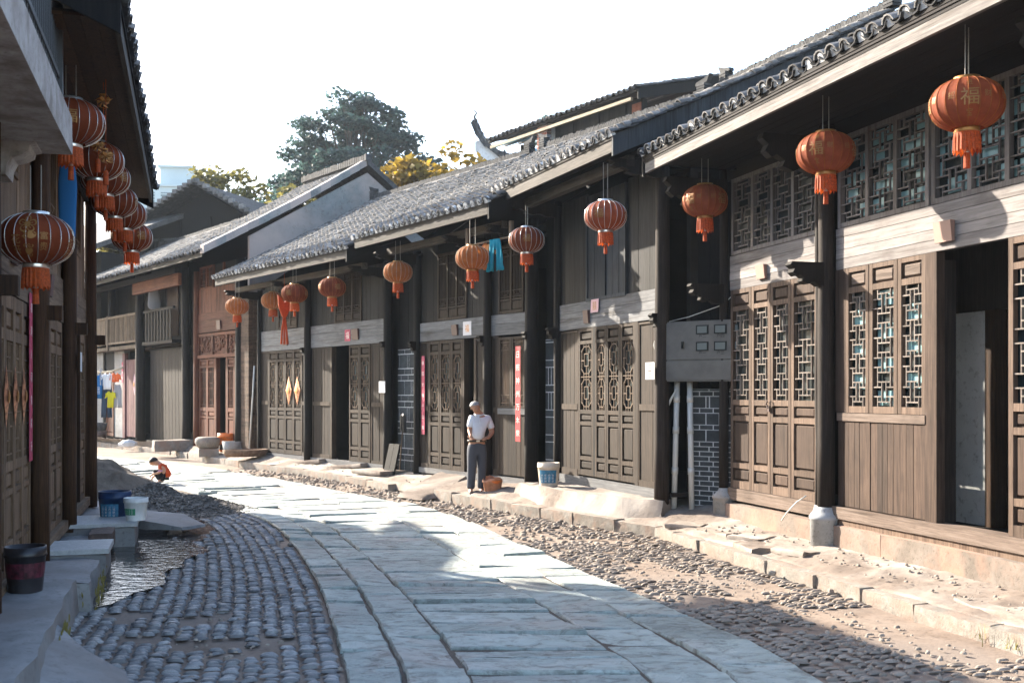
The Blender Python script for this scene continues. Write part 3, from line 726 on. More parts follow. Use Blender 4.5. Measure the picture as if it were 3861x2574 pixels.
WET = lambda x, y: (abs(x - (-.62 - .30 * y)) < .62 - .03 * (y - 12.5) ** 2 * .6) and 9.6 < y < 15.8
def wet_edge(y):
    """street side of the flooded gutter"""
    i = (y - 9.3) / .14; f = max(0, math.sin((i + .5) / 48 * math.pi)) ** .6 if 0 <= i <= 47.5 else 0
    return max(-3.72 - .16 * (y - 10.5) + .50 * f * (1 + .5 * fbm(y, 0, 2, 1.1)) + .05 * fbm(y, 9, 0, 4) - .1, left_edge(y) - .02) if f else -99
def pebbles():
    out = []
    for side in (-1, 1):
        for k in range(32):
            off = .09 + .132 * k; v = .5
            while v < 24:
                step = random.uniform(.044, .074) * (1 if v < 14 else 1.3); v += step
                w = 0 if side < 0 else 1
                p = street(v, w, side * (off + random.gauss(0, .008))); x, y = p.x, p.y
                if y < 4.6: continue
                if side < 0 and (x < left_edge(y) + .06 or y > 16.6): continue
                if side > 0 and (x > lerp_poly(KERB, y) - .12 or y > 25): continue
                if y > 17 and random.random() < .4: continue
                # worn places where earth has covered the stones
                wear = fbm(x, y, 3, .8) + (.25 if (side > 0 and off > .9) else 0) + (.1 if side > 0 else 0)
                if wear > .34: continue
                t = street_dir(v); a = math.atan2(t.y, t.x) - math.pi / 2 + random.gauss(0, .16)
                ln = random.uniform(.046, .066); th = random.uniform(.017, .029); hh = random.uniform(.016, .032) * (1 if side < 0 else .75)
                if side > 0 and random.random() < .22: continue
                if side < 0 and off > 1.75 and y < 7.6 and random.random() < .3: continue
                z = (-.010 if side < 0 else -.019) + random.gauss(0, .005) - max(0, wear) * .03
                a += random.gauss(0, .12)
                if side < 0 and x < wet_edge(y): z -= .012 + .012 * random.random()
                M = Matrix.Translation((x, y, z)) @ Matrix.Rotation(a, 4, 'Z') @ Matrix.Rotation(random.gauss(-.18, .2), 4, 'X') @ Matrix.Diagonal((ln, th, hh, 1))
                out.append((x * x + y * y, M, side))
    out.sort(key=lambda a: a[0]); return [(m, sd_) for d, m, sd_ in out]
PB = pebbles()
DUST_ME = base_mesh('pebble', PEB, 'pebble_dusty')
fr = [q for q in PB if abs(q[0].translation.x / q[0].translation.y) < .50 and q[0].translation.y > 6.6][:290]
for M, sd_ in fr: link(PEB_ME if sd_ < 0 else DUST_ME, 'pebble', rd, mw=M)
used = set(id(q) for q in fr)
scatter('pebbles', PEB, [q[0] for q in PB if id(q) not in used and q[1] < 0], 'pebble', rd)
scatter('pebbles', PEB, [q[0] for q in PB if id(q) not in used and q[1] > 0], 'pebble_dusty', rd)

# ---- right pavement: earth and broken slabs between the kerb and the house fronts
WALLR = [(5.9, 3.6), (4.29, 9.06), (2.79, 14.13), (2.6, 14.8), (.75, 17.9), (-1.9, 21.8), (-6.5, 28.0), (-9.2, 31.3), (-14.6, 37.4), (-19, 42)]
def pavement_right():
    V = []; nu = 26; ys = np.concatenate([np.linspace(4.9, 20, 300), np.linspace(20.15, 41, 130)])
    for y in ys:
        xk = lerp_poly(KERB, y) + .04; xw = lerp_poly(WALLR, y) + .25
        zw = float(np.interp(y, [4, 13, 15, 17.5, 19, 22, 28, 42], [.22, .22, .40, .42, .28, .22, .27, .32])); zk = float(np.interp(y, [4, 13.5, 14.6, 17.4, 18.5, 42], [.10, .10, .12, .12, .12, .12]))
        for i in range(nu + 1):
            t = i / nu; x = xk + (xw - xk) * t; n = fbm(x, y, 0, 1.7, 5); z = zk + (zw - zk) * min(1, t * 1.15) ** .9 + n * .022 * (1 if .02 < t else .3) + .022 * abs(fbm(x, y, 5, 4, 4)) - .02 * max(0, fbm(x, y, 9, 2.6, 4) - .15)
            V.append((x, y, z if t > 0 else zk - .12))
    Fq = np.array([(j * (nu + 1) + i, j * (nu + 1) + i + 1, (j + 1) * (nu + 1) + i + 1, (j + 1) * (nu + 1) + i) for j in range(len(ys) - 1) for i in range(nu)])
    me = quads('pavement', np.array(V), Fq); me.materials.append(MATS['apron']); return structure(link(me, 'pavement'))
pav = pavement_right()
def rough_stone(w, l, h, seed, rough=.02, taper=.06, nx=4, ny=6, nz=2):
    """worn block: box grid with noise, long along y"""
    bm = bmesh.new(); bmesh.ops.create_cube(bm, size=1)
    bmesh.ops.subdivide_edges(bm, edges=bm.edges[:], cuts=3, use_grid_fill=True)
    for v in bm.verts:
        c = v.co.copy(); e = sum(abs(abs(c[i]) - .5) < 1e-4 for i in range(3))
        k = 1 - taper * (e - 1) * .5
        p = Vector((c.x * w * k, c.y * l * (1 - taper * (e - 1) * .12), (c.z + .5) * h if c.z < .3 else (c.z + .5) * h * (1 - .02 * (e - 1))))
        nv = mnoise.noise_vector(p * 6 + Vector((seed * 3.7, seed, 0))); v.co = p + nv * rough
    me = bpy.data.meshes.new('stone'); bm.to_mesh(me); bm.free(); me.shade_smooth(); me.set_sharp_from_angle(angle=R(35)); return me
def kerbstones(P, y0, y1, lmin, lmax, hz, wd=.17, name='kerbstone', skip=()):
    y = y0; i = 0
    while y < y1:
        ln = random.uniform(lmin, lmax); a = Vector((lerp_poly(P, y), y, 0)); sl = lerp_poly(P, y + .3) - a.x; y2 = y + ln * .3 / math.hypot(.3, sl); b = Vector((lerp_poly(P, y2), y2, 0)); c = (a + b) / 2; L = (b - a).length
        y = y2; i += 1
        if any(s0 < c.y < s1 for s0, s1 in skip): continue
        me = rough_stone(wd, L - .012, hz, i * 1.3 + y0, .016); me.materials.append(MATS['kerb'])
        M = Matrix.Translation((c.x + random.gauss(0, .01), c.y, -.04 + random.gauss(0, .006))) @ Matrix.Rotation(math.atan2(-(b.x - a.x), b.y - a.y) + random.gauss(0, .015), 4, 'Z'); link(me, name, pav, mw=M)
kerbstones(KERB, 5.0, 14.2, .55, .95, .150, .15)
kerbstones(KERB, 14.7, 19.0, .6, 1.0, .185, .2)
kerbstones(KERB, 20.6, 40.0, .7, 1.3, .165, .2)
# broken flags lying in the pavement
for i, (x, y, w_, l_, rz, z) in enumerate([(2.62, 13.2, .45, .7, .3, .10), (2.80, 12.6, .4, .45, .7, .115), (2.72, 12.0, .36, .6, .2, .09), (3.05, 11.5, .35, .5, .5, .125), (2.3, 13.9, .5, .5, .9, .11), (4.05, 8.5, .6, 1.0, .25, .085)]):
    me = rough_stone(w_, l_, .07, i + 40, .03); me.materials.append(MATS['apron']); link(me, 'paving_flag', pav, mw=Matrix.Translation((x, y, z)) @ Matrix.Rotation(rz, 4, 'Z'))
# rough raised step before the third house, cast concrete ramps and slabs further on
def blob_block(name, pts_lo, pts_hi, z0, z1, mat, label, cat, seed=0, rough=.03, sub_n=3):
    """irregular cast block: foot polygon and top polygon"""
    n = len(pts_lo); bm = bmesh.new()
    lo = [bm.verts.new((x, y, z0)) for x, y in pts_lo]; hi = [bm.verts.new((x, y, z1 if not isinstance(z1, (list, tuple)) else z1[i])) for i, (x, y) in enumerate(pts_hi)]
    for i in range(n): bm.faces.new((lo[i], lo[(i + 1) % n], hi[(i + 1) % n], hi[i]))
    bm.faces.new(hi); bm.faces.new(lo[::-1]); bmesh.ops.recalc_face_normals(bm, faces=bm.faces); bmesh.ops.triangulate(bm, faces=[f for f in bm.faces if len(f.verts) > 4])
    for _ in range(sub_n): bmesh.ops.subdivide_edges(bm, edges=[e for e in bm.edges if e.calc_length() > .18], cuts=1, use_grid_fill=True)
    c = sum((v.co for v in bm.verts), Vector()) / len(bm.verts); c.z = z0
    for v in bm.verts:
        nv = mnoise.noise_vector(v.co * 4.5 + Vector((seed, 0, 0))) * rough + mnoise.noise_vector(v.co * 13 + Vector((seed, 5, 0))) * rough * .4
        v.co += Vector((nv.x, nv.y, nv.z * .6)) - c
    me = bpy.data.meshes.new(name); bm.to_mesh(me); bm.free(); me.shade_smooth(); me.set_sharp_from_angle(angle=R(40)); me.materials.append(MATS[mat])
    o = link(me, name); o.location = c; return tag(o, label, cat)
blob_block('stone_step', [(-.02, 17.6), (.35, 16.5), (.9, 15.55), (1.45, 14.75), (2.0, 14.3), (2.3, 14.9), (.95, 17.9)], [(.12, 17.55), (.45, 16.6), (.98, 15.7), (1.52, 14.95), (2.02, 14.5), (2.3, 14.95), (.95, 17.9)], .05, .40, 'apron', 'rough crumbling raised concrete step under the cream paint bucket', 'step', 3, .045)
blob_block('ramp', [(-2.05, 19.1), (-1.55, 18.6), (-1.2, 19.0), (-.75, 20.2), (-1.4, 21.0)], [(-2.0, 19.2), (-1.55, 18.75), (-1.25, 19.15), (-.85, 20.2), (-1.4, 20.9)], .0, [.06, .06, .12, .30, .32], 'apron', 'humped stone-paved ramp rising to the doorway beside the old man', 'ramp', 8, .03)
for i, (x, y, rz, w_, l_, z, lab) in enumerate([(-4.75, 25.6, .75, .55, 1.5, .16, 'low concrete ramp slab sloping from the four-leaf dark doors'), (-3.6, 24.1, .72, .6, 1.7, .16, 'long tilted concrete ramp slab below the open dark doorway'), (-2.75, 22.4, .7, .7, 1.1, .17, 'broken concrete step slab by the propped board')]):
    me = rough_stone(w_, l_, .09, i + 70, .012); me.materials.append(MATS['apron']); o = link(me, 'ramp_slab'); o.location = (x, y, z); o.rotation_euler = (-.10 if i < 2 else 0, 0, rz); tag(o, lab, 'slab')

# ================================================================ houses
def house(name, label, o, u):
    return thing(name, label, 'house', (o[0], o[1], 0), math.atan2(u[1], u[0]))
def gables(h, xs, zb, yr, zr):
    for x in xs:
        g = MB().prism([(-.05, zb), (yr * 2.0, zb), (yr, zr - .12)], 'x', x - .05, x + .05).build('gable', 'dark_wood_v', h)
# ---------------------------------------------------------------- near house (right)
hA = house('timber_house', 'bleached timber shop house with woven lattice doors and long tiled eave', (2.79, 14.132), (.2843, -.9587))
def near_house(h):
    x1 = 9.6
    core(h, .1, x1, .5, 4.7, 4.2)
    # ground-floor fronts
    for a, b in ((.14, .68), (.68, 1.14), (1.14, 1.61), (1.61, 2.17)): leaf(h, a, b, .63, 3.17, 'weave', 'near_trim', 'near_wood_v', pane='window_glass', P=.34)  # opaque dark panes added to keep the sun off the inner wall
    LW = [('p', .03, .135), ('l', .175, .955)]
    for a, b in ((2.70, 3.12), (3.12, 3.59), (3.59, 4.02)): leaf(h, a, b, 1.64, 3.17, 'weave', 'near_trim', 'near_wood_h', pane=None, layout=LW, name='window_leaf', P=.34)
    leaf(h, 5.10, 5.62, .63, 3.17, 'weave', 'near_trim', 'near_wood_v', pane='window_glass', P=.34); leaf(h, 5.62, 6.14, .63, 3.17, 'weave', 'near_trim', 'near_wood_v', pane='window_glass', P=.34)
    for a, b in ((6.3, 6.85), (6.85, 7.4), (7.4, 7.95), (7.95, 8.5)): leaf(h, a, b, .63, 3.17, 'weave', 'near_trim', 'near_wood_v', pane='window_glass', P=.34)
    MB().box(2.70, 4.02, .066, .072, 1.66, 3.15).build('sun_block_back', 'window_glass', h, fix=False); MB().box(2.56, 8.7, .074, .078, 3.66, 4.58).build('sun_block_back', 'window_glass', h, fix=False)  # opaque backing added so sun through the lattice stays out of the room
    # small panes behind the second bay's lattice, some painted with the sky's cyan reflection
    for i in range(3):
        for j in range(7): MB().box(2.76 + i * .44, 3.10 + i * .44, .055, .060, 1.72 + j * .17, 1.87 + j * .17).build('glass_pane', 'painted_sky_glass' if (i + j) % 2 else 'window_glass', h, fix=False)
    wl = backing(h, 2.52, 4.02, .63, 1.55, .05, .08, 'dark_wood_v'); planks(wl, 2.56, 4.02, .64, 1.545, .005, .045, 'near_wood_v', .095)
    MB().box(2.56, 4.02, -.012, .05, 1.55, 1.635).build('window_rail', 'near_wood_h', h, fix=False)
    MB().box(4.02, 4.18, -.004, .09, .63, 3.17).build('door_jamb', 'near_wood_v', h, fix=False); MB().box(2.52, 2.70, .0, .07, 1.64, 3.17).build('door_jamb', 'near_wood_v', h, fix=False)
    MB().box(6.14, 6.3, -.004, .09, .63, 3.17).build('door_jamb', 'near_wood_v', h, fix=False)
    # the leaf standing open inside the doorway and the room seen through it
    MB().box(4.10, 4.15, .09, .24, .63, 3.1).build('open_leaf', 'near_post', h, fix=False); MB().box(4.02, 4.06, .10, .22, 1.6, 2.95).build('glass_pane', 'painted_sky_glass', h, fix=False)
    MB().box(2.6, 3.62, 1.02, 1.10, .5, 2.68).build('inner_wall', 'white_plaster', h, fix=False); MB().box(2.6, 4.1, 1.00, 1.12, 2.68, 4.6).build('inner_beam', 'near_post', h, fix=False)
    MB().box(3.66, 3.80, .98, 1.12, .5, 2.68).build('inner_post', 'left_post', h, fix=False); MB().box(3.84, 6.6, 2.2, 2.28, .5, 2.9).build('inner_wall', 'white_plaster', h, fix=False)
    # boards over the doors, upper windows
    for a, b, s in ((.10, 2.28, 0), (2.52, 8.6, 1)):
        wb = backing(h, a, b, 3.17, 3.62, .045, .08, 'dark_wood_h'); planks(wb, a + .01, b - .01, 3.172, 3.615, .0 if s else .008, .044, 'near_grey_h', .112, False)
    window(h, .16, 2.16, 3.62, 4.60, 4, 'weave', 'near_grey_v', pane='window_glass', P=.31)
    for a, b, n in ((2.56, 4.06, 3), (4.10, 5.60, 3), (5.64, 7.14, 3), (7.18, 8.7, 3)): window(h, a, b, 3.62, 4.60, n, 'weave', 'near_grey_v', pane=None, P=.31)
    for q in range(26):
        for j in range(5): MB().box(2.64 + q * .23, 2.83 + q * .23, .068, .072, 3.70 + j * .175, 3.84 + j * .175).build('glass_pane', 'painted_sky_glass' if (q * 2 + j) % 3 else 'window_glass', h, fix=False)  # the cyan ones carry a painted sky reflection
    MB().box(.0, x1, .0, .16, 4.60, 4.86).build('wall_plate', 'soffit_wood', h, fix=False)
    # sill beams and plinth
    MB().box(.10, 2.24, -.02, .14, .475, .625).build('sill_beam', 'near_wood_h', h, fix=False); MB().box(2.50, x1, -.05, .14, .50, .628).build('sill_beam', 'near_wood_h', h, fix=False)
    MB().box(2.46, x1, -.025, .14, .40, .492).build('sill_beam', 'near_trim', h, fix=False)
    for a, b in ((.06, 2.2), (2.5, 3.42), (3.425, 5.5), (5.505, x1)):
        me = rough_stone(.30, b - a, .42, a, .006, .01); me.materials.append(MATS['plinth']); link(me, 'plinth', h, mw=Matrix.Translation(((a + b) / 2, .075, .02)) @ Matrix.Rotation(R(90), 4, 'Z'))
    post(h, .0, -.02, .060, .60, 4.75, 'near_post', (.08, .145)); post(h, 2.265, -.03, .052, .60, 4.75, 'near_post', (.08, .10)); post(h, 2.43, -.06, .088, .60, 4.75, 'near_post', (.05, .17)); post(h, 6.22, -.06, .088, .60, 4.75, 'near_post', (.05, .17))
    for x in (.0, 2.43, 6.22):
        corbel(h, x, 3.02, -.05, .46, .24, .12); corbel(h, x, 4.22, -.05, .80, .40, .11)
    # ceiling of the eave: long boards
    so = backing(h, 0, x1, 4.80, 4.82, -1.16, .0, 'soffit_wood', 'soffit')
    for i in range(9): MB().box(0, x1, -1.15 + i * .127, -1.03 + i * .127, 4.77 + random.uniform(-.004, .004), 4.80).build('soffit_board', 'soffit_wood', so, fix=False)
    roof(h, 0, x1, -1.16, 4.88, 3.3, 4.88 + 4.52 * math.tan(R(25.5)), single=260, fascia='fascia_wood', fh=.20, sag=.04, ridge=True, kmax=1.0, verge=(True, False), plugs=1.0)
    plaque(h, .86, 3.24, -.03, .20, .17, 'nameplate_near'); plaque(h, 4.20, 3.24, -.04, .24, .19, 'nameplate_near')
    # chain lock on the two middle leaves
    m = MB()
    for k in range(9): a = k / 8 * math.pi; m.lathe([(.006, -.012), (.013, 0), (.006, .012)], (1.14 + .05 * math.cos(a) * (1 if k % 2 else .8), -.02 - .008 * (k % 2), 1.74 - .07 * math.sin(a)), 6)
    m.box(1.12, 1.16, -.03, -.01, 1.62, 1.68); m.build('chain_lock', 'dark_stone', h)
near_house(hA); gables(hA, (.25,), 4.7, 3.3, 6.95)

# ---------------------------------------------------------------- three dark houses (right, middle)
hB3 = house('timber_house', 'weathered timber house with octagon lattice doors and blue-grey shutters above', (.745, 17.909), (.3746, -.9272))
hB2 = house('timber_house', 'dark timber house with vertical-bar window panel and red couplets', (-1.902, 21.807), (.5508, -.8346))
hB1 = house('timber_house', 'dark timber house with foil charms on its four-leaf lattice doors', (-6.495, 27.993), (.5948, -.8038))
def side_panel(h, x0, x1, z0, z1, zr, mat='mid_wood_v', trim='mid_trim'):
    wl = backing(h, x0, x1, z0, z1, .045, .07, 'dark_wood_v'); planks(wl, x0 + .03, x1 - .03, z0, z1, .015, .044, mat, .16)
    MB().box(x0, x0 + .03, .0, .05, z0, z1).build('stile', trim, h, fix=False); MB().box(x1 - .03, x1, .0, .05, z0, z1).build('stile', trim, h, fix=False)
    for z, t in ((zr, .09), (z0, .12), (z1 - .03, .03)): MB().box(x0 + .03, x1 - .03, -.006, .05, z, z + t).build('rail', trim, h, fix=False)
def upper_wall(h, x0, x1, z0, z1, y=.03, mat='grey_plank'):
    wl = backing(h, x0, x1, z0, z1, y + .03, y + .06, 'dark_wood_v'); planks(wl, x0, x1, z0, z1, y, y + .029, mat, .17)
def boards(h, x0, x1, z0, z1, mat='mid_wood_h', wdt=.15):
    wb = backing(h, x0, x1, z0, z1, .045, .09, 'dark_wood_h'); planks(wb, x0, x1, z0, z1, -.004, .044, mat, wdt, False)
def sill(h, x0, x1, z0, z1): MB().box(x0, x1, -.03, .10, z0, z1).build('sill_beam', 'mid_wood_h', h, fix=False)
def eave_beams(h, xs, z, ln, mat='post_wood'):
    for x in xs: corbel(h, x, z, .0, ln, .20, .10, mat)
def soffit(h, x0, x1, ye, ze, zw, mat='soffit_wood'):
    o = MB().add([(x0, ye + .06, ze - .10), (x1, ye + .06, ze - .10), (x1, .0, zw), (x0, .0, zw), (x0, ye + .06, ze - .07), (x1, ye + .06, ze - .07), (x1, .0, zw + .03), (x0, .0, zw + .03)], [(3, 2, 1, 0), (4, 5, 6, 7), (0, 1, 5, 4), (1, 2, 6, 5), (2, 3, 7, 6), (3, 0, 4, 7)]).build('soffit', mat, h)
def house_b3(h):
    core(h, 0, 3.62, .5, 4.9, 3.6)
    side_panel(h, .16, .82, .52, 2.84, 1.58); side_panel(h, 2.79, 3.40, .50, 2.84, 1.60)
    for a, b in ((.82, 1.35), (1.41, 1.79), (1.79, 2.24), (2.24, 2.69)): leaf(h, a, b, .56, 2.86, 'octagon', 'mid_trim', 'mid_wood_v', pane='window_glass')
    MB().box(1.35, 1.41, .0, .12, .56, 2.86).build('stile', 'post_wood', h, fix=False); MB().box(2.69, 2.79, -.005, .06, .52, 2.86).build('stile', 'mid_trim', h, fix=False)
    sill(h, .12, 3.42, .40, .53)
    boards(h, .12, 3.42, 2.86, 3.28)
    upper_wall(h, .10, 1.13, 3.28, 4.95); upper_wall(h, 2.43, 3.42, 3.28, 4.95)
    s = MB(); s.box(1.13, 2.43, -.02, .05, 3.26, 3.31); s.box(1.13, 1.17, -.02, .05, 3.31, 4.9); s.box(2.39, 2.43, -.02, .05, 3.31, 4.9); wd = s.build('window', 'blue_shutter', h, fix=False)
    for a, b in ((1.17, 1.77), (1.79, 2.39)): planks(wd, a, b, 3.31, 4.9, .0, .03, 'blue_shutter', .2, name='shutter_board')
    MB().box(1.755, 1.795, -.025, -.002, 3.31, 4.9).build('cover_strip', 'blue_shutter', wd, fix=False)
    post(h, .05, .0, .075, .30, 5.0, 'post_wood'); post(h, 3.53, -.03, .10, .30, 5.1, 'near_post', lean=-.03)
    eave_beams(h, (.05, 3.55), 4.75, .85); eave_beams(h, (.05, 3.50), 2.72, .2)
    MB().box(.0, 3.6, -.62, -.50, 4.86, 5.0).build('eave_beam', 'mid_fascia', h, fix=False)
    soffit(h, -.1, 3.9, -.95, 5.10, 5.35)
    roof(h, -.36, 3.86, -.98, 5.17, 3.55, 7.36, single=290, fascia='mid_fascia', fh=.18, verge=(False, True), bg=1)
    plaque(h, 1.08, 2.93, -.035, .17, .20)
house_b3(hB3); gables(hB3, (.1, 3.55), 4.9, 3.5, 7.2)
def house_b2(h):
    core(h, 0, 4.2, .35, 4.6, 3.4)
    side_panel(h, .12, .46, .33, 2.86, 1.5)
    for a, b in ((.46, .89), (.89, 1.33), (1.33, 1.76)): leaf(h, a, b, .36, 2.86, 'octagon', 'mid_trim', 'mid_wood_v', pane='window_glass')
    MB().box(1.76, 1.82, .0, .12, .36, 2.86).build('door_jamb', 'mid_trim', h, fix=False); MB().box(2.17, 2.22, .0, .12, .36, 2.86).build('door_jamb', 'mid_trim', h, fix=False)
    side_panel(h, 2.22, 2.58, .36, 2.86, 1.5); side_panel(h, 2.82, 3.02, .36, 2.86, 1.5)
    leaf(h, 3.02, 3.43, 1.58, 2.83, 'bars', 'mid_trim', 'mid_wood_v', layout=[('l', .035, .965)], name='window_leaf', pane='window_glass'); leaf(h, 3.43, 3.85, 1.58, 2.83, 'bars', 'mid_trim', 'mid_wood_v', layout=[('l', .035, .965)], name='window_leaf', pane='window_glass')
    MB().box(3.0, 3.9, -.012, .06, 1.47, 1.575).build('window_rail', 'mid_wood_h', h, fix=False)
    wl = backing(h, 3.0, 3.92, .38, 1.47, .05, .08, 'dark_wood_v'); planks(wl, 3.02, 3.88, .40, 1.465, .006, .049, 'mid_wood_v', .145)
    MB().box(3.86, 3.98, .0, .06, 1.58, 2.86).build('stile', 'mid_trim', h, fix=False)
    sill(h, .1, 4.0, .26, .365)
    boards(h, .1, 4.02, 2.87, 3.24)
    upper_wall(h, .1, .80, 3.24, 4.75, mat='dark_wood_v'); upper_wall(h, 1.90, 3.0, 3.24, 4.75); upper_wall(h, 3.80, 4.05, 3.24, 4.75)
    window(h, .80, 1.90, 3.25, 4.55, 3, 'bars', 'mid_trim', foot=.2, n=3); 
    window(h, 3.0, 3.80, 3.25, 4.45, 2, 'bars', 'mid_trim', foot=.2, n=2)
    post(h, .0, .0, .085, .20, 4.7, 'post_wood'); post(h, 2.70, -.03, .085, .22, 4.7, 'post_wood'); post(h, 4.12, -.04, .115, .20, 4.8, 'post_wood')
    eave_beams(h, (.0, 2.7, 4.13), 4.42, .95); eave_beams(h, (.0, 2.65, 4.10), 2.68, .2)
    MB().box(.0, 4.2, -.70, -.58, 4.58, 4.70).build('eave_beam', 'mid_fascia', h, fix=False)
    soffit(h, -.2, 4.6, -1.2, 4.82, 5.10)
    roof(h, -.42, 4.58, -1.22, 4.90, 3.45, 7.22, single=290, verge=(False, True))
    plaque(h, 1.42, 2.94, -.035, .2, .2)
# fix the keyword clash of the bar windows' own count
_win = window
def window(h, x0, x1, z0, z1, lights, lat, trim, y=0., pane='window_glass', foot=0., field=None, n=None, **kw): return _win(h, x0, x1, z0, z1, lights, lat, trim, y, pane, foot, field, **kw)
house_b2(hB2); gables(hB2, (.1, 4.15), 4.6, 3.4, 7.05)
def house_b1(h):
    core(h, 0, 6.7, .3, 4.5, 3.4)
    side_panel(h, .0, .46, .30, 2.90, 1.55)
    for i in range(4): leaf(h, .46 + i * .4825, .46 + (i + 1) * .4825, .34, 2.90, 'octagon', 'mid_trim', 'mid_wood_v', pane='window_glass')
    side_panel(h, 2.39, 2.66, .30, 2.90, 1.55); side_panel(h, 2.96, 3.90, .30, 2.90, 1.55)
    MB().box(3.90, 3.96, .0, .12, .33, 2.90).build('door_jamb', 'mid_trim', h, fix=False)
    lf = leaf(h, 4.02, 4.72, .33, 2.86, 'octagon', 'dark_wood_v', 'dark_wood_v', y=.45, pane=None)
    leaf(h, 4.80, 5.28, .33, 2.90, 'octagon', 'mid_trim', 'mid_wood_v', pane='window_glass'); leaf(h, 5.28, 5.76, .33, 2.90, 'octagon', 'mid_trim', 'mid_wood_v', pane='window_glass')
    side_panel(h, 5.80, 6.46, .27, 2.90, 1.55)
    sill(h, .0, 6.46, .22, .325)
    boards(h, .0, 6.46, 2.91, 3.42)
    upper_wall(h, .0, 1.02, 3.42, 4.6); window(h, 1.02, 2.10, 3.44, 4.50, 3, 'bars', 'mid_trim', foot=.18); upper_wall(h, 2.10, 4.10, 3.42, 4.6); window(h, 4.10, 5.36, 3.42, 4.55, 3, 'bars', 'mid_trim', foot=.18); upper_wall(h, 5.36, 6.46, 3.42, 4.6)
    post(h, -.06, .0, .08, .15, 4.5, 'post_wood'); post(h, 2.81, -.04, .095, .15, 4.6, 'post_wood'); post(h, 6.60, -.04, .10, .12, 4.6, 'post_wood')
    eave_beams(h, (-.06, 2.8, 6.6), 4.25, .95); eave_beams(h, (2.76, 6.58), 2.72, .2)
    MB().box(.0, 6.7, -.70, -.58, 4.40, 4.52).build('eave_beam', 'mid_fascia', h, fix=False)
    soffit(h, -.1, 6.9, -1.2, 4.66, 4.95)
    roof(h, -.10, 6.95, -1.22, 4.74, 3.4, 7.17, single=290, verge=(False, True))
    plaque(h, 1.36, 3.02, -.035, .26, .2); plaque(h, 5.0, 3.02, -.035, .28, .24)
house_b1(hB1); gables(hB1, (.1, 6.6), 4.5, 3.35, 6.98)

# ---------------------------------------------------------------- brick infills between the houses
def brick_wall(name, label, o, u, ln, z0, z1, courses, seed, mat='grey_brick', top=None):
    h = thing(name, label, 'wall', (o[0], o[1], 0), math.atan2(u[1], u[0])); random.seed(seed)
    MB().box(.002, ln - .002, .012, .07, z0, z1).build('mortar_bed', 'mortar', h, fix=False)
    z = z0; i = 0
    while z < z1 - .03:
        hh = courses[i % len(courses)]; hh = min(hh, z1 - z); x = 0; tall = hh > .13; i += 1
        first = True
        while x < ln - .001:
            w_ = (random.choice((.07, .26, .3)) if tall else .27) * (.75 if seed == 13 else 1)
            if first and not tall: w_ = .13 if i % 2 else .27
            first = False; e = min(ln, x + w_)
            if ln - e < .04: e = ln
            MB().box(x + .010, e - .010, .003 + random.uniform(0, .004), .06, z + (.006 if seed == 13 else .009), z + hh - (.006 if seed == 13 else .009)).build('brick', mat, h, fix=False); x = e
        z += hh
    random.seed(seed + 100); return h
def P2(h, x, y): return Matrix.Translation(h.location) @ Matrix.Rotation(h.rotation_euler.z, 4, 'Z') @ Vector((x * h.scale.x, y, 0))
a = P2(hB1, 6.72, .12); b2 = P2(hB2, -.10, .12); brick_wall('brick_wall', 'grey brick wall strip with white joints behind the leaning tools', a, (b2 - a).to_2d(), (b2 - a).length, .15, 2.75, (.30, .12, .13), 11)
a = P2(hB2, 4.26, .14); b2 = P2(hB3, -.05, .14); brick_wall('brick_wall', 'grey brick wall strip with white joints above the cream paint bucket', a, (b2 - a).to_2d(), (b2 - a).length, .3, 2.75, (.30, .12), 12)
a = P2(hB3, 3.62, .35); b2 = P2(hA, .02, .30); WB = brick_wall('brick_wall', 'dark grey brick wall under the electricity meter box', a, (b2 - a).to_2d(), (b2 - a).length, .2, 1.9, (.066,) * 15 + (.16, .066, .16, .066, .16), 13)
# dark boarding above each infill
for hL, xl, hR, xr, yy, lab in ((hB1, 6.7, hB2, -.1, .16, 'first'), (hB2, 4.24, hB3, -.05, .18, 'second'), (hB3, 3.6, hA, .0, .45, 'third')):
    a = P2(hL, xl, yy); b2 = P2(hR, xr, yy); d = (b2 - a)
    t = thing('board_wall', {'first': 'sooty black boarding above the brick strip with leaning tools', 'second': 'sooty black boarding above the brick strip by the paint bucket', 'third': 'sooty black boarding above the electricity meter box'}[lab], 'wall', (a.x, a.y, 0), math.atan2(d.y, d.x))
    bk = backing(t, 0, d.length, 1.9 if lab == 'third' else 2.75, 4.85, .03, .12, 'dark_wood_v', 'board_back'); planks(bk, 0, d.length, 1.9 if lab == 'third' else 2.75, 4.85, .0, .03, 'dark_wood_v', .2)

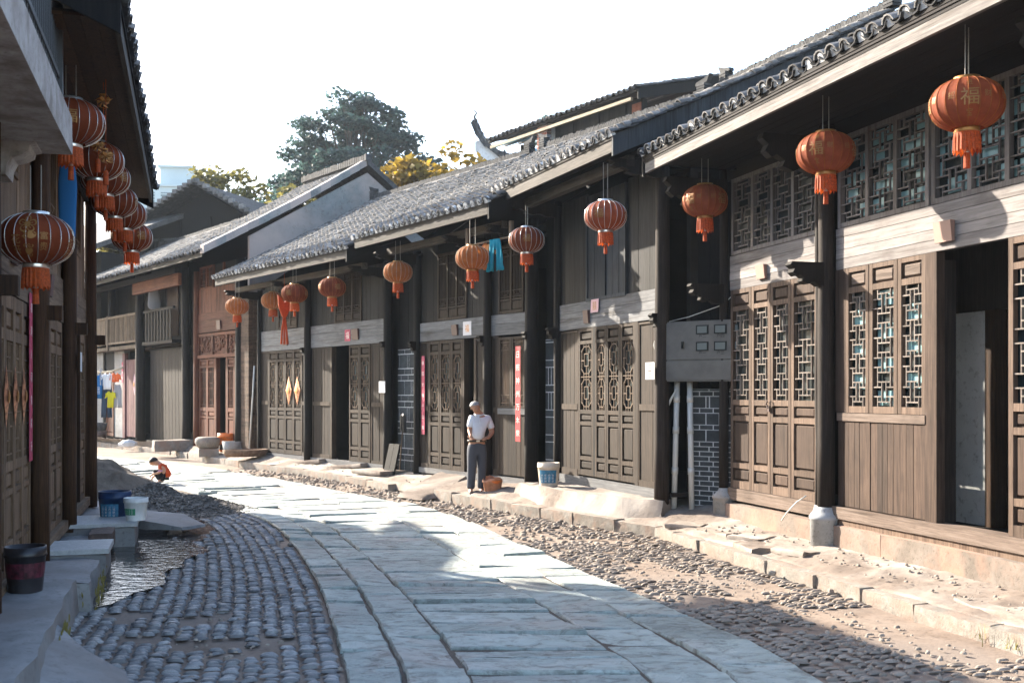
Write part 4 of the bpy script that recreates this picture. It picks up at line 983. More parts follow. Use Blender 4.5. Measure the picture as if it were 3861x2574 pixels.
# ---------------------------------------------------------------- red shop front and its white gable
hC = house('timber_house', 'reddish timber shop house with carved transom and plastered gable', (-9.268, 31.775), (.6018, -.7986))
hC.scale.x = 1.146
def house_c(h):
    core(h, 0, 3.1, .3, 5.4, 5.0)
    LC = [('p', .02, .075), ('l', .10, .555), ('p', .60, .66), ('p', .68, .93)]
    for a, b in ((.18, .70), (.70, 1.22), (1.98, 2.42), (2.42, 2.86)): leaf(h, a, b, .32, 2.82, 'rungs', 'red_wood_v', 'red_wood_v', layout=LC, step=.16, n=4)
    MB().box(1.22, 1.30, .0, .12, .3, 2.85).build('door_jamb', 'red_wood_v', h, fix=False); MB().box(1.90, 1.98, .0, .12, .3, 2.85).build('door_jamb', 'red_wood_v', h, fix=False); MB().box(1.30, 1.38, .3, .5, .3, 2.85).build('inner_leaf', 'red_wood_v', h, fix=False)
    MB().box(.05, 2.95, -.03, .08, 2.84, 2.94).build('lintel', 'red_wood_h', h, fix=False)
    tr = MB()
    for x in (.08, 1.0, 1.92, 2.84): tr.box(x, x + .09, -.01, .06, 2.94, 3.55)
    tr.box(.17, 2.84, -.008, .058, 3.47, 3.55); o = tr.build('transom', 'red_wood_h', h, fix=False)
    for x in (.18, 1.10, 2.02):
        q = MB()
        for k in range(26):
            cx, cz = x + random.uniform(.06, .74), 2.98 + random.uniform(.04, .44); an = random.uniform(0, 3.1); ln = random.uniform(.05, .13)
            q.bar((cx - ln * math.cos(an), max(2.95, cz - ln * math.sin(an))), (cx + ln * math.cos(an), min(3.47, cz + ln * math.sin(an))), .03, (.0 + random.uniform(0, .02), .04))
        q.box(x, x + .82, .04, .05, 2.95, 3.47); q.build('carving', 'red_wood_v', o, fix=False)
    boards(h, .05, 3.0, 3.58, 4.15, 'red_wood_h', .19); upper_wall(h, .05, 3.0, 4.15, 4.85, .02, 'red_wood_v')
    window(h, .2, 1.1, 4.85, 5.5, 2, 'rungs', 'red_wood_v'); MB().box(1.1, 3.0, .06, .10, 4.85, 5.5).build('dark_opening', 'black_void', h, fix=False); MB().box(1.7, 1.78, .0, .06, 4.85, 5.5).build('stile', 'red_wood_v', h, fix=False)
    post(h, .02, .0, .10, .25, 5.4, 'red_wood_v'); post(h, 3.05, -.12, .14, .45, 5.4, 'post_wood', (.15, .22))
    # gable wall to the right: brick flank and plaster
    q = MB(); q.prism([(-.05, .2), (6.4, .2), (6.4, 6.2), (3.5, 8.10), (1.1, 6.68), (-.05, 6.00)], 'x', 3.32, 3.42); q.build('gable_wall', 'plaster', h)
    MB().box(.0, 3.3, .4, 5.0, 5.4, 5.45).build('loft_floor', 'interior', h, fix=False)
    z = .3
    while z < 4.4:
        x = -.18
        for k in range(2): MB().box(3.18, 3.62, x + k * .13 + .004, x + k * .13 + .126 + (.05 if k else 0), z + .004, z + .075).build('flank_brick', 'brown_brick', h, fix=False)
        z += .08
    MB().box(3.185, 3.60, -.165, .12, .2, 4.4).build('flank', 'dark_stone', h, fix=False)
    roof(h, -.05, 3.28, -1.30, 5.50, 3.5, 8.30, single=200, fascia=None or 'dark_wood_h', fh=.10, plugs=False, verge=(False, False), ridge=False, back=False)
    e = MB()
    for i in range(16):   # mortared verge along the gable
        k0, k1 = i / 16, (i + 1) / 16; f = lambda k: (-1.32 + 4.84 * k, 5.55 + 2.87 * (k * .9 + .1 * k * k)); a, b2 = f(k0), f(k1); jj = random.uniform(-.02, .02)
        e.add([(3.26, a[0], a[1] - .10), (3.48, a[0], a[1] - .10 + jj), (3.48, b2[0], b2[1] - .10), (3.26, b2[0], b2[1] - .10), (3.26, a[0], a[1] + .12), (3.46, a[0], a[1] + .10 + jj), (3.46, b2[0], b2[1] + .10), (3.26, b2[0], b2[1] + .12)], [(3, 2, 1, 0), (4, 5, 6, 7), (0, 1, 5, 4), (1, 2, 6, 5), (2, 3, 7, 6), (3, 0, 4, 7)])
    e.build('verge_mortar', 'lime' if False else 'plaster', h)
    bk = MB(); bk.add([(-.05, 3.45, 8.46), (3.55, 3.45, 8.46), (3.55, 6.3, 6.5), (-.05, 6.3, 6.5), (-.05, 3.45, 8.30), (3.55, 3.45, 8.30), (3.55, 6.3, 6.34), (-.05, 6.3, 6.34)], [(0, 1, 2, 3), (7, 6, 5, 4), (0, 4, 5, 1), (1, 5, 6, 2), (2, 6, 7, 3), (3, 7, 4, 0)]); bk.build('back_roof', 'tile_dark', h)
    rg = MB()
    for i in range(30): x = i * .12 - .05; rg.box(x, x + .10, 3.38, 3.58, 8.42, 8.58 + random.uniform(0, .04))
    rg.build('ridge_tiles', 'tile_dark', h, stuff=True)
    MB().lathe([(.09, 0), (.10, .1), (.07, .3), (.08, .42)], (3.2, 5.6, 7.0), 10).build('chimney_pot', 'lime', h, smooth=True)
    plaque(h, 1.42, 3.62, -.04, .22, .26)
house_c(hC)

# ---------------------------------------------------------------- old balcony house further left
hD = house('balcony_house', 'old dark house with a slatted wooden balcony and pink plank doors', (-15.50, 40.04), (.6018, -.7986))
hD.scale.x = 1.26
def house_d(h):
    core(h, 0, 8.1, .3, 3.3, 5.0)
    backing(h, -2.0, 1.0, .3, 3.3, .0, .25, 'concrete'); backing(h, 1.9, 2.75, .3, 3.3, .03, .25, 'concrete')
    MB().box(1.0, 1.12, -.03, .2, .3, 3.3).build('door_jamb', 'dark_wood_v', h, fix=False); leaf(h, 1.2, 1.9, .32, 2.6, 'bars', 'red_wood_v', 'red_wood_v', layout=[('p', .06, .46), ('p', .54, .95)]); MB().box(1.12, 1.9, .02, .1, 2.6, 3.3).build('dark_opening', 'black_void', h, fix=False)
    dr = backing(h, 2.95, 4.40, .35, 2.98, .06, .1, 'dark_wood_v', 'plank_door'); planks(dr, 2.97, 4.38, .36, 2.97, .02, .06, 'pink_paint', .2)
    MB().box(2.75, 2.95, -.02, .1, .3, 3.2).build('door_jamb', 'pink_paint', h, fix=False)
    post(h, 4.66, -.20, .15, .25, 5.7, 'post_wood', lean=.05); post(h, 2.22, -.22, .08, 3.3, 5.6, 'dark_wood_v'); post(h, 7.55, -.05, .12, .25, 5.6, 'post_wood', lean=.12); post(h, -.6, -.22, .08, 3.3, 5.6, 'dark_wood_v')
    wl = backing(h, 4.95, 7.45, .3, 3.25, .05, .1, 'dark_wood_v')
    for i in range(11):
        x = 4.98 + i * .225; le = .10 * (i / 10); MB().add([(x + le, .0, .3), (x + .215 + le, .0, .3), (x + .215 + le, .045, .3), (x + le, .045, .3), (x, .0, 3.2), (x + .215, .0, 3.2), (x + .215, .045, 3.2), (x, .045, 3.2)], [(3, 2, 1, 0), (4, 5, 6, 7), (0, 1, 5, 4), (1, 2, 6, 5), (2, 3, 7, 6), (3, 0, 4, 7)]).build('plank', 'dark_plank', wl)
    backing(h, 7.6, 8.1, .3, 5.4, .15, .25, 'dark_wood_v')
    # upper storey and gallery
    upper_wall(h, -1.5, 4.9, 3.4, 5.8, 1.1, 'dark_wood_v'); upper_wall(h, 4.95, 7.5, 3.3, 5.8, .06, 'dark_wood_v')
    MB().box(6.2, 6.95, .02, .055, 3.6, 5.4).build('shutter', 'left_post', h, fix=False)
    bal = MB(); bal.box(-1.5, 4.70, -.32, 1.1, 3.30, 3.42); bo = bal.build('balcony', 'rail_wood', h, fix=False)
    for a, b in ((-1.2, 2.2), (2.32, 4.66)):
        MB().box(a, b, -.36, -.26, 4.38, 4.46).build('handrail', 'rail_wood', bo, fix=False); MB().box(a, b, -.35, -.28, 3.50, 3.57).build('bottom_rail', 'rail_wood', bo, fix=False)
        n = int((b - a) / (.115 if a > 1 else .135))
        for i in range(n): x = a + .03 + i * (b - a - .06) / n; MB().box(x, x + (.055 if a > 1 else .11), -.335, -.31, 3.57, 4.38).build('baluster', 'rail_wood', bo, fix=False)
    MB().box(2.2, 2.33, -.36, -.25, 3.3, 4.5).build('newel', 'rail_wood', bo, fix=False)
    gb = MB().box(5.0, 7.2, -.28, .02, 3.36, 3.46).build('window_ledge', 'dark_wood_h', h, fix=False)
    for i in range(9): x = 5.1 + i * .22; MB().box(x, x + .12, -.22, -.20, 3.46, 4.4).build('baluster', 'dark_wood_v', gb, fix=False)
    MB().box(5.0, 7.2, -.24, -.18, 4.40, 4.48).build('handrail', 'dark_wood_h', gb, fix=False)
    MB().box(-1.5, 8.1, -.6, -.45, 5.35, 5.5).build('eave_beam', 'dark_wood_h', h, fix=False); MB().box(4.8, 8.1, -.5, -.4, 5.0, 5.35).build('red_board', 'red_wood_h', h, fix=False)
    roof(h, -2.0, 8.15, -1.25, 5.50, 3.4, 7.75, single=220, fascia='dark_wood_h', fh=.08, plugs=False, ridge=True, back=True, row=.14, col=.23)
house_d(hD)

# ---------------------------------------------------------------- left house
hL = house('timber_house', 'brown timber house with tall rung-lattice doors and a row of lanterns', (-3.87, 8.0), (-.2873, .9578))
def house_l(h):
    core(h, -3.4, 7.95, .3, 4.8, 3.2)
    LL = [('p', .05, .125), ('l', .165, .60), ('p', .635, .70), ('p', .72, .885), ('p', .905, .972)]
    T = 'left_wood_v'
    def bay(a, b, n, skip=()):
        w_ = (b - a) / n
        for i in range(n):
            if i in skip: continue
            leaf(h, a + i * w_, a + (i + 1) * w_, .36, 2.66, 'rungs', T, T, layout=LL, pane='window_glass')
    bay(-2.9, -.6, 5); bay(-.25, 2.2, 5); bay(2.58, 4.86, 4)
    bay(5.18, 6.5, 3); MB().box(6.5, 6.56, .0, .1, .36, 2.66).build('door_jamb', 'left_post', h, fix=False); leaf(h, 7.1, 7.75, .36, 2.66, 'rungs', T, T, layout=LL); MB().box(7.04, 7.1, .0, .1, .36, 2.66).build('door_jamb', 'left_post', h, fix=False)
    MB().box(-3.2, 7.95, -.06, .10, .24, .355).build('sill_beam', 'left_wood_h', h, fix=False)
    for a, b in ((-3.2, 2.3), (2.45, 4.95), (5.1, 7.9)): boards(h, a, b, 2.67, 3.18, 'left_wood_h', .17)
    for a, b in ((-3.2, .3), (1.5, 2.3), (2.45, 3.2), (4.3, 4.95), (5.1, 5.7), (7.2, 7.9)): upper_wall(h, a, b, 3.18, 4.8, .02, 'left_wood_v')
    for a, b in ((.3, 1.5), (3.2, 4.3), (5.7, 7.2)): window(h, a, b, 3.7, 4.75, 2, 'bars', T); upper_wall(h, a, b, 3.18, 3.7, .02, 'left_wood_v')
    for x in (-.42, 2.38, 5.02, 7.98): post(h, x, -.06, .085, .20, 4.8, 'left_post'); MB().box(x - .05, x + .05, -.26, .0, 2.54, 2.68).build('beam_end', 'left_post', h, fix=False)
    MB().box(.1, 7.95, -.04, .1, 4.60, 4.80).build('wall_plate', 'soffit_wood', h, fix=False)
    so = MB().box(.05, 8.05, -.86, .0, 4.74, 4.76).build('soffit', 'soffit_wood', h, fix=False)
    for i in range(7): MB().box(.05, 8.05, -.86 + i * .122, -.742 + i * .122, 4.715 + random.uniform(-.004, .004), 4.74).build('soffit_board', 'left_post', so, fix=False)
    roof(h, .0, 8.1, -.92, 4.85, 3.4, 7.0, single=280, fascia='mid_fascia', fh=.16, plugs=False, verge=(True, True))
    for x, z in ((.95, 2.92), (3.35, 2.86), (5.9, 2.84)): plaque(h, x, z, -.04, .24, .22)
    m = MB(); m.tube([(2.66, -.02, 1.30), (2.66, -.05, 1.32), (2.66, -.05, 1.40), (2.66, -.02, 1.42)], .008, 6); m.lathe([(.03, 0), (.03, .01), (.012, .02)], (2.66, -.02, 1.44), 10); m.build('door_pull', 'silver', h)
house_l(hL)
# the house beyond it, set back: seen only by the shade it throws
hE2 = house('rear_house', 'set-back house behind the brown timber house on the left', (-8.3, 18.6), (-.2873, .9578))
wE = MB().box(0, 2.2, .03, 4, 0, 4.6).build('wall', 'left_wood_h', hE2); planks(wE, .05, 2.15, .3, 4.5, .0, .03, 'left_wood_v', .2)
for k in range(20): MB().box(2.2, 2.23, .06 + k * .195, .245 + k * .195, .2, 4.5).build('plank', 'left_wood_v', wE, fix=False)
for x in (.05, 2.15): post(hE2, x, -.02, .09, .0, 4.5, 'left_post')
MB().prism([(-.7, 4.4), (2.0, 6.0), (4.7, 4.4), (4.7, 4.6), (2.0, 6.2), (-.7, 4.6)], 'x', -.2, 2.5).build('roof', 'tile_dark', hE2)

# ---------------------------------------------------------------- concrete balcony of the nearest left building
bc = thing('concrete_balcony', 'weathered concrete balcony slab with black iron railing', 'balcony', (-3.87, 8.0, 0), hL.rotation_euler.z)
def balcony(h):
    me = rough_stone(.98, 3.6, .31, 5, .006, .006); me.materials.append(MATS['balcony_concrete']); link(me, 'slab', h, mw=Matrix.Translation((-1.22, -.03, 3.76)) @ Matrix.Rotation(R(90), 4, 'Z'))
    q = MB(); prof = [(.45, 3.77), (-.30, 3.77), (-.30, 3.74), (-.26, 3.73), (-.25, 3.69), (-.20, 3.66), (-.13, 3.64), (-.10, 3.58), (-.09, 3.50), (-.05, 3.50), (.45, 3.50)]; q.prism(prof, 'x', .14, .50); q.build('bracket', 'balcony_concrete', h)
    MB().box(-3.0, .45, .44, .6, 3.5, 7.5).build('wall', 'balcony_concrete', h, fix=False)
    ra = MB(); ra.tube([(-3.0, -.42, 4.17), (.46, -.42, 4.17)], .018, 6); ra.box(-3.0, .46, -.44, -.40, 4.33, 4.37); ra.box(-3.0, .46, -.45, -.39, 5.02, 5.07); r_ = ra.build('railing', 'iron', h)
    for i in range(34): x = -2.98 + i * .105; MB().box(x, x + .018, -.43, -.412, 4.17, 5.02).build('baluster', 'iron', r_, fix=False)
    MB().box(.43, .49, -.46, -.40, 4.06, 5.4).build('railing_post', 'iron', r_, fix=False)
    MB().tube([(.2, -.42, 5.09), (.85, -.40, 5.02)], .016, 8).build('pole', 'white_pvc', h)
balcony(bc)

# ================================================================ left pavement, gutter, heaps
def lp(t, y, z=0.): v = P2(hL, t, y); return Vector((v.x, v.y, z))
lpv = thing('left_pavement', 'x', 'pavement', hL.location, hL.rotation_euler.z)
for k in ('label', 'category'): del lpv[k]
structure(lpv)
def pave(t0, t1, y0, z, mat='concrete', seed=1, name='pavement_slab', rg=.012):
    """cast pavement from the front out to y0 (negative = street)"""
    V = []; nt_, ny = max(3, int((t1 - t0) / .12)), 7
    for i in range(nt_ + 1):
        t = t0 + (t1 - t0) * i / nt_; e = y0 + .05 * fbm(t, seed, 0, 1.3)
        for j in range(ny + 2):
            f = min(1, j / ny); y = .12 + (e - .12) * f; zz = z + rg * fbm(t, y, seed, 2.2) - (.012 if j == ny else 0)
            V.append((t, y - (.03 if j > ny else 0), zz if j <= ny else -.05))
    n = ny + 2; Fq = [(i * n + j, (i + 1) * n + j, (i + 1) * n + j + 1, i * n + j + 1) for i in range(nt_) for j in range(n - 1)]
    m = MB(); m.add(V, Fq); m.add([V[0], V[ny], V[ny + 1], (t0, .12, -.05)], [(0, 1, 2, 3)]); m.add([V[nt_ * n], V[nt_ * n + ny], V[nt_ * n + ny + 1], (t1, .12, -.05)], [(3, 2, 1, 0)])
    o = m.build(name, mat, lpv, smooth=True); o.data.set_sharp_from_angle(angle=R(40)); return o
pave(-3.5, .95, -.52, .30, seed=2); pave(.95, 2.25, -.60, .26, 'concrete', 4); pave(2.25, 3.2, -.50, .20, 'concrete', 5); pave(3.2, 5.1, -.42, .16, 'concrete', 6); pave(5.1, 9.0, -.62, .18, 'concrete', 7)
# moss on the pavement's face and a thin dirt line in the gutter
def moss():
    m = MB()
    for i in range(150):
        t = random.choice((random.gauss(-.55, .16), random.gauss(1.5, .30))); z = random.uniform(.0, .22); y = (-.57 if t < .95 else -.655) - .004; s = random.uniform(.012, .035)
        m.lathe([(s, 0), (s * .8, .004), (.001, .008)], (0, 0, 0), 6); k = len(m.v) - 18
        for q in range(k, len(m.v)): a = m.v[q]; m.v[q] = (t + a[0], y - a[2], z + a[1])
    return m.build('moss', 'moss', lpv, stuff=True)
moss()
# steps of granite slabs on concrete blocks before the left doors
def step_block(name, t0, t1, y0, y1, z0, z1, cap, label, capmat='granite'):
    o = thing(name, label, 'step', lp((t0 + t1) / 2, (y0 + y1) / 2), hL.rotation_euler.z); w_, d_ = (t1 - t0), (y1 - y0)
    me = rough_stone(d_, w_, z1 - z0, t0, .008, .01); me.materials.append(MATS['concrete']); link(me, 'block', o, mw=Matrix.Translation((0, 0, z0)) @ Matrix.Rotation(R(90), 4, 'Z'))
    MB().box(-w_ / 2 - .02, w_ / 2 + .02, -d_ / 2 - .03, d_ / 2 - .02, z1 + .002, z1 + cap, (.004, .004)).build('slab', capmat, o)
    return o
step_block('doorstep', 2.80, 3.55, -.62, .02, -.03, .235, .05, 'granite-topped doorstep between the black drum and the gutter')
step_block('doorstep', 4.95, 5.95, -.80, .0, -.03, .245, .045, 'granite-topped doorstep carrying the white paint bucket')
me = rough_stone(.26, .66, .20, 9, .018, .08); me.materials.append(MATS['dark_stone']); o = link(me, 'stone_block'); o.location = lp(4.72, -.45, .0) + Vector((0, 0, .05)); o.rotation_euler = (0, 0, hL.rotation_euler.z + R(90)); tag(o, 'dark reddish stone block lying against the doorstep', 'stone')
DS = [(-5.25, 14.35), (-4.75, 14.0), (-4.25, 13.92), (-4.05, 14.3), (-4.5, 14.9), (-5.3, 15.2)]
blob_block('drain_slab', DS, [(x * .98 - .1, y * .99 + .15) for x, y in DS], .08, [.22, .19, .12, .11, .18, .22], 'concrete', 'thin curved concrete slab bridging the wet gutter', 'slab', 3, .01)
blob_block('ramp', [(-3.3, 7.75), (-2.55, 7.25), (-2.2, 6.6), (-2.35, 5.6), (-3.0, 5.2), (-3.3, 6.2)], [(-3.22, 7.65), (-2.8, 7.2), (-2.55, 6.7), (-2.6, 5.8), (-3.0, 5.4), (-3.22, 6.2)], -.03, [.22, .10, .07, .08, .2, .24], 'concrete', 'low rounded concrete ramp at the foot of the left pavement', 'ramp', 5, .01)
# puddle
def puddle():
    pts = []
    for i in range(48):
        y = 9.3 + i * .14; pts.append((y, wet_edge(y), left_edge(y) - .12))
    poly = [(b, y) for y, b, a in pts] + [(a, y) for y, b, a in pts[::-1]]
    m = MB(); n = len(poly); m.add([(x, y, 0.0085) for x, y in poly], [(i, i + 1, n - 2 - i, n - 1 - i) for i in range(n // 2 - 1)]); return structure(m.build('puddle', 'water'))
puddle()
# sand and gravel heaps
def heap(name, c, rx, ry, hz, rot, mat, label, seed, pw=1.5):
    n = 46; V = []; 
    for j in range(n + 1):
        for i in range(n + 1):
            u, v = i / n * 2 - 1, j / n * 2 - 1; r = math.hypot(u, v); x, y = u * rx, v * ry
            z = hz * max(0, 1 - r) ** pw * 1.25 * (1 + .35 * fbm(x, y, seed, 1.5)) + .022 * fbm(x, y, seed + 2, 5) * min(1, max(0, 1.05 - r) * 4) - .04 * (r > 1)
            V.append((x, y, z - .035))
    Fq = np.array([(j * (n + 1) + i, j * (n + 1) + i + 1, (j + 1) * (n + 1) + i + 1, (j + 1) * (n + 1) + i) for j in range(n) for i in range(n) if math.hypot((i + .5) / n * 2 - 1, (j + .5) / n * 2 - 1) < 1.03])
    me = quads(name, np.array(V), Fq); me.materials.append(MATS[mat]); o = link(me, name); o.location = (c[0], c[1], 0); o.rotation_euler = (0, 0, rot); tag(o, label, 'heap')
    return o, lambda u, v: hz * max(0, 1 - math.hypot(u / rx, v / ry)) ** pw * 1.25 * (1 + .35 * fbm(u, v, seed, 1.5)) - .035
heap('sand_heap', (-7.6, 19.3), 2.2, 1.7, .62, -.25, 'sand', 'heap of grey-brown sand at the corner of the left house', 3, 1.2)
gh, gz = heap('gravel_heap', (-5.75, 17.6), 1.75, 1.1, .30, -.55, 'gravel', 'low heap of dark gravel spilling onto the street', 6, 1.0)
GS = []
for i in range(5200):
    r = random.random() ** .62 * 1.08; a = random.uniform(0, 2 * math.pi); u, v = r * 1.75 * math.cos(a), r * 1.1 * math.sin(a); s = random.uniform(.010, .026)
    GS.append(Matrix.Translation((u, v, max(gz(u, v), -.02) + s * .3)) @ Matrix.Rotation(random.uniform(0, 6), 4, 'Z') @ Matrix.Rotation(random.gauss(0, .4), 4, 'X') @ Matrix.Diagonal((s * random.uniform(.8, 1.6), s, s * .8, 1)))
scatter('gravel_stones', PEB, GS, 'gravel', gh, False)
# loose stones over the cobbles and the earth
LS = []
for i in range(2600):
    v = random.uniform(3, 24); sd_ = random.choice((-1, 1, 1)); p = street(v, 0 if sd_ < 0 else 1, sd_ * random.uniform(.0, 1.5))
    if p.x > lerp_poly(KERB, p.y) - .1 or p.x < left_edge(p.y) + .1 or p.y < 5: continue
    s = random.choice((.006, .008, .010, .014, .02)) * (1 if p.y < 13 else 1.7); LS.append(Matrix.Translation((p.x, p.y, -.012)) @ Matrix.Rotation(random.uniform(0, 6), 4, 'Z') @ Matrix.Diagonal((s * 1.4, s, s, 1)))
for i in range(700):
    y = random.uniform(6, 30); a, b = lerp_poly(KERB, y) + .2, lerp_poly(WALLR, y) - .1
    if b < a: continue
    x = random.uniform(a, b); s = random.choice((.005, .007, .010, .016)); LS.append(Matrix.Translation((x, y, .155 + .06 * (x - a) / (b - a))) @ Matrix.Rotation(random.uniform(0, 6), 4, 'Z') @ Matrix.Diagonal((s * 1.4, s, s, 1)))
o = scatter('loose_stones', PEB, LS, 'pebble_dusty'); o['label'] = 'loose grit and small stones strewn over street and pavement'; o['category'] = 'grit'
# tufts in the kerb
GB = []
blade = ([(-.5, 0, 0), (.5, 0, 0), (.18, .1, .6), (-.18, .1, .6), (.0, .35, 1.)], [(0, 1, 2, 3), (3, 2, 4, 4)])
blade = ([(-.5, 0, 0), (.5, 0, 0), (.1, .4, 1.), (-.1, .4, 1.)], [(0, 1, 2, 3)])
for (cx, cyy) in ((3.63, 8.15), (3.70, 7.85)):
    for i in range(120): GB.append(Matrix.Translation((cx + random.gauss(0, .07), cyy + random.gauss(0, .07), .0)) @ Matrix.Rotation(random.uniform(0, 6.3), 4, 'Z') @ Matrix.Rotation(random.gauss(0, .4), 4, 'X') @ Matrix.Diagonal((.006, .08, random.uniform(.05, .13), 1)))
o = scatter('grass_tuft', blade, GB, 'grass_blade'); o['label'] = 'dry yellow grass growing in the kerb joint'; o['category'] = 'grass'

# ================================================================ background
def far_dark_house():
    h = thing('gabled_house', 'dark gabled timber house rising behind the balcony house', 'house', (-12.5, 44, 0), -.30)
    MB().box(-3.2, 2.4, 0, 6, 0, 8.6).build('wall', 'dark_wood_v', h, fix=False)
    MB().prism([(-3.2, 8.6), (2.4, 8.6), (0, 10.0)], 'y', .1, .2).build('gable', 'dark_wood_v', h)
    for x in (-2.6, -1.2, .2, 1.5): MB().box(x, x + .1, -.06, .0, 6.2, 9.0).build('post', 'dark_wood_v', h, fix=False)
    for i in range(11): MB().box(-2.4 + i * .4, -2.34 + i * .4, -.04, .0, 7.3, 8.1).build('baluster', 'mid_wood_v', h, fix=False)
    MB().box(-3.2, 2.4, -.05, .0, 8.1, 8.2).build('rail', 'mid_wood_h', h, fix=False); MB().box(-3.2, 2.4, -.05, .0, 7.2, 7.3).build('rail', 'mid_wood_h', h, fix=False)
    for a, b in (((-4.6, 7.9), (0, 10.2)), ((0, 10.2), (3.1, 8.5))):
        L = math.hypot(b[0] - a[0], b[1] - a[1])
        MB().prism([a, b, (b[0], b[1] + .12), (a[0], a[1] + .12)], 'y', -.9, 6.5).build('roof', 'tile_dark', h)
    q = MB()
    for i in range(34):
        t = i / 33; x = -4.6 + 7.7 * t; z = (7.9 + (x + 4.6) * .5) if x < 0 else 10.2 - x * .548; q.box(x, x + .2, -1.0, -.8, z + .05, z + .2 + random.uniform(0, .04))
    q.build('verge_tiles', 'roof_tile', h, stuff=True)
    h2 = thing('lean_to', 'low tiled lean-to behind the balcony house roof', 'shed', (-17.5, 42, 0), -.5)
    MB().box(-3, 2.2, 0, 4, 0, 7.2).build('wall', 'dark_wood_v', h2, fix=False); MB().prism([(-1, 7.0), (4, 9.0), (4, 9.2), (-1, 7.2)], 'x', -3.2, 2.4).build('roof', 'roof_tile', h2)
far_dark_house()
def shack():
    h = thing('rooftop_shack', 'patched plank loft with sagging tiled roof standing behind the ridges', 'shed', (-.2, 32, 0), math.atan2(-6, 4.06))
    L = 6.1
    wl = backing(h, 2.2, L, 5.5, 9.2, .1, .2, 'dark_wood_v'); planks(wl, 2.2, L, 5.5, 9.25, .03, .1, 'grey_plank', .26)
    for x in (3.0, 4.1, 5.2): MB().box(x, x + .3, .0, .03, 7.4, 9.2).build('patch_board', 'grey_plank', h, fix=False)
    MB().box(2.0, 2.45, -.25, .2, 6.0, 9.28).build('chimney_core', 'mortar', h, fix=False)
    z = 6.6
    while z < 9.2:
        for k in range(2): MB().box(1.99 + k * .235, 2.215 + k * .235, -.26, -.1, z, z + .07).build('brick', 'red_brick', h, fix=False)
        z += .085
    MB().box(5.75, 6.08, .0, .2, 8.4, 9.1).build('brick_pier', 'red_brick', h, fix=False)
    for i in range(3): MB().beam((-.3, -.3 + i * .5, 9.12 + i * .13), (L, -.3 + i * .5, 9.12 + i * .13), .08, .08).build('purlin', 'pale_wood' if i == 0 else 'mid_wood_h', h)
    MB().beam((-1.8, -.1, 6.6), (2.2, .1, 9.0), .07, .07).build('strut', 'mid_wood_h', h); MB().beam((-.6, .0, 7.2), (2.2, -.2, 8.6), .06, .06).build('strut', 'pale_wood', h); MB().beam((.9, .0, 6.5), (.9, .0, 9.0), .09, .09).build('strut', 'dark_wood_v', h)
    MB().add([(-.9, -.3, 7.9), (1.2, -.3, 8.1), (1.6, .4, 9.0), (.2, .5, 8.9), (-.9, -.32, 7.8), (1.2, -.32, 8.0)], [(0, 1, 2, 3), (4, 5, 1, 0)]).build('tarpaulin', 'tarp', h)
    roof(h, -.4, L + .25, -.35, 9.32, 2.6, 10.1, single=60, plugs=False, fascia='dark_wood_h', fh=.05, ridge=False, back=True, row=.16, col=.22, sag=.02, verge=(False, True))
shack()
def swallow_gable():
    h = thing('gable_wall', 'grey-white stepped gable wall with a black upswept ridge horn', 'wall', (-1.35, 45, 0), -.3)
    MB().prism([(-.1, 8), (2.6, 8), (2.6, 11.3), (1.6, 11.5), (.7, 11.9), (.15, 12.4), (-.2, 12.3), (-.2, 11.9), (-.1, 11.8)], 'y', 0, .45).build('wall', 'white_plaster', h)
    pts = [(2.7, 11.35), (1.7, 11.55), (.9, 11.85), (.3, 12.3), (-.05, 12.75), (-.22, 13.2)]; m = MB()
    for (a, b), (c, d) in zip(pts, pts[1:]): m.prism([(a, b), (c, d), (c - .12, d - .14), (a - .05, b - .25)], 'y', -.18, .6)
    m.build('coping', 'tile_dark', h)
    for i in range(9):
        k = i / 8 * 4.9; j = min(int(k), 4); f = k - j; x = pts[j][0] + (pts[j + 1][0] - pts[j][0]) * f; z = pts[j][1] + (pts[j + 1][1] - pts[j][1]) * f
        MB().lathe([(.05, 0), (.07, .07), (.02, .16)], (x, .2, z - .02), 6).build('finial', 'tile_dark', h)
    MB().tube([(-.22, .2, 13.15), (-.30, .2, 13.4), (-.2, .2, 13.55), (-.34, .2, 13.7)], [.06, .05, .04, .02], 6).build('horn', 'tile_dark', h)
swallow_gable()
def far_block():
    h = thing('apartment_block', 'pale hazy blue concrete apartment block far beyond the roofs', 'building', (-41, 130, 0), .12)
    MB().box(-6, 4, 0, 12, 0, 26.6).build('wall', 'far_paint', h, fix=False); MB().box(-1.4, 2.4, .5, 8, 26.6, 29.0).build('stair_tower', 'far_paint', h, fix=False); MB().box(-1.7, 2.7, .2, 8.3, 29.0, 29.25).build('parapet', 'far_paint', h, fix=False)
    MB().box(-6.2, 4.2, -.3, 12.2, 26.6, 26.9).build('parapet', 'far_paint', h, fix=False)
    for f in range(5):
        for x in (-5.2, -3.2, -1.2, .8, 2.4):
            wdw = MB().box(x, x + 1.3, -.05, .0, 13.6 + f * 2.7, 15.1 + f * 2.7).build('window', 'far_glass', h, fix=False)
            for s in range(4): MB().box(x, x + 1.3, -.12, -.06, 13.75 + f * 2.7 + s * .36, 13.85 + f * 2.7 + s * .36).build('window_bar', 'far_paint', wdw, fix=False)
far_block()
LEAF = ([(-.5, 0, 0), (0, -.32, .06), (.5, 0, 0), (0, .32, .06)], [(0, 1, 2, 3)])
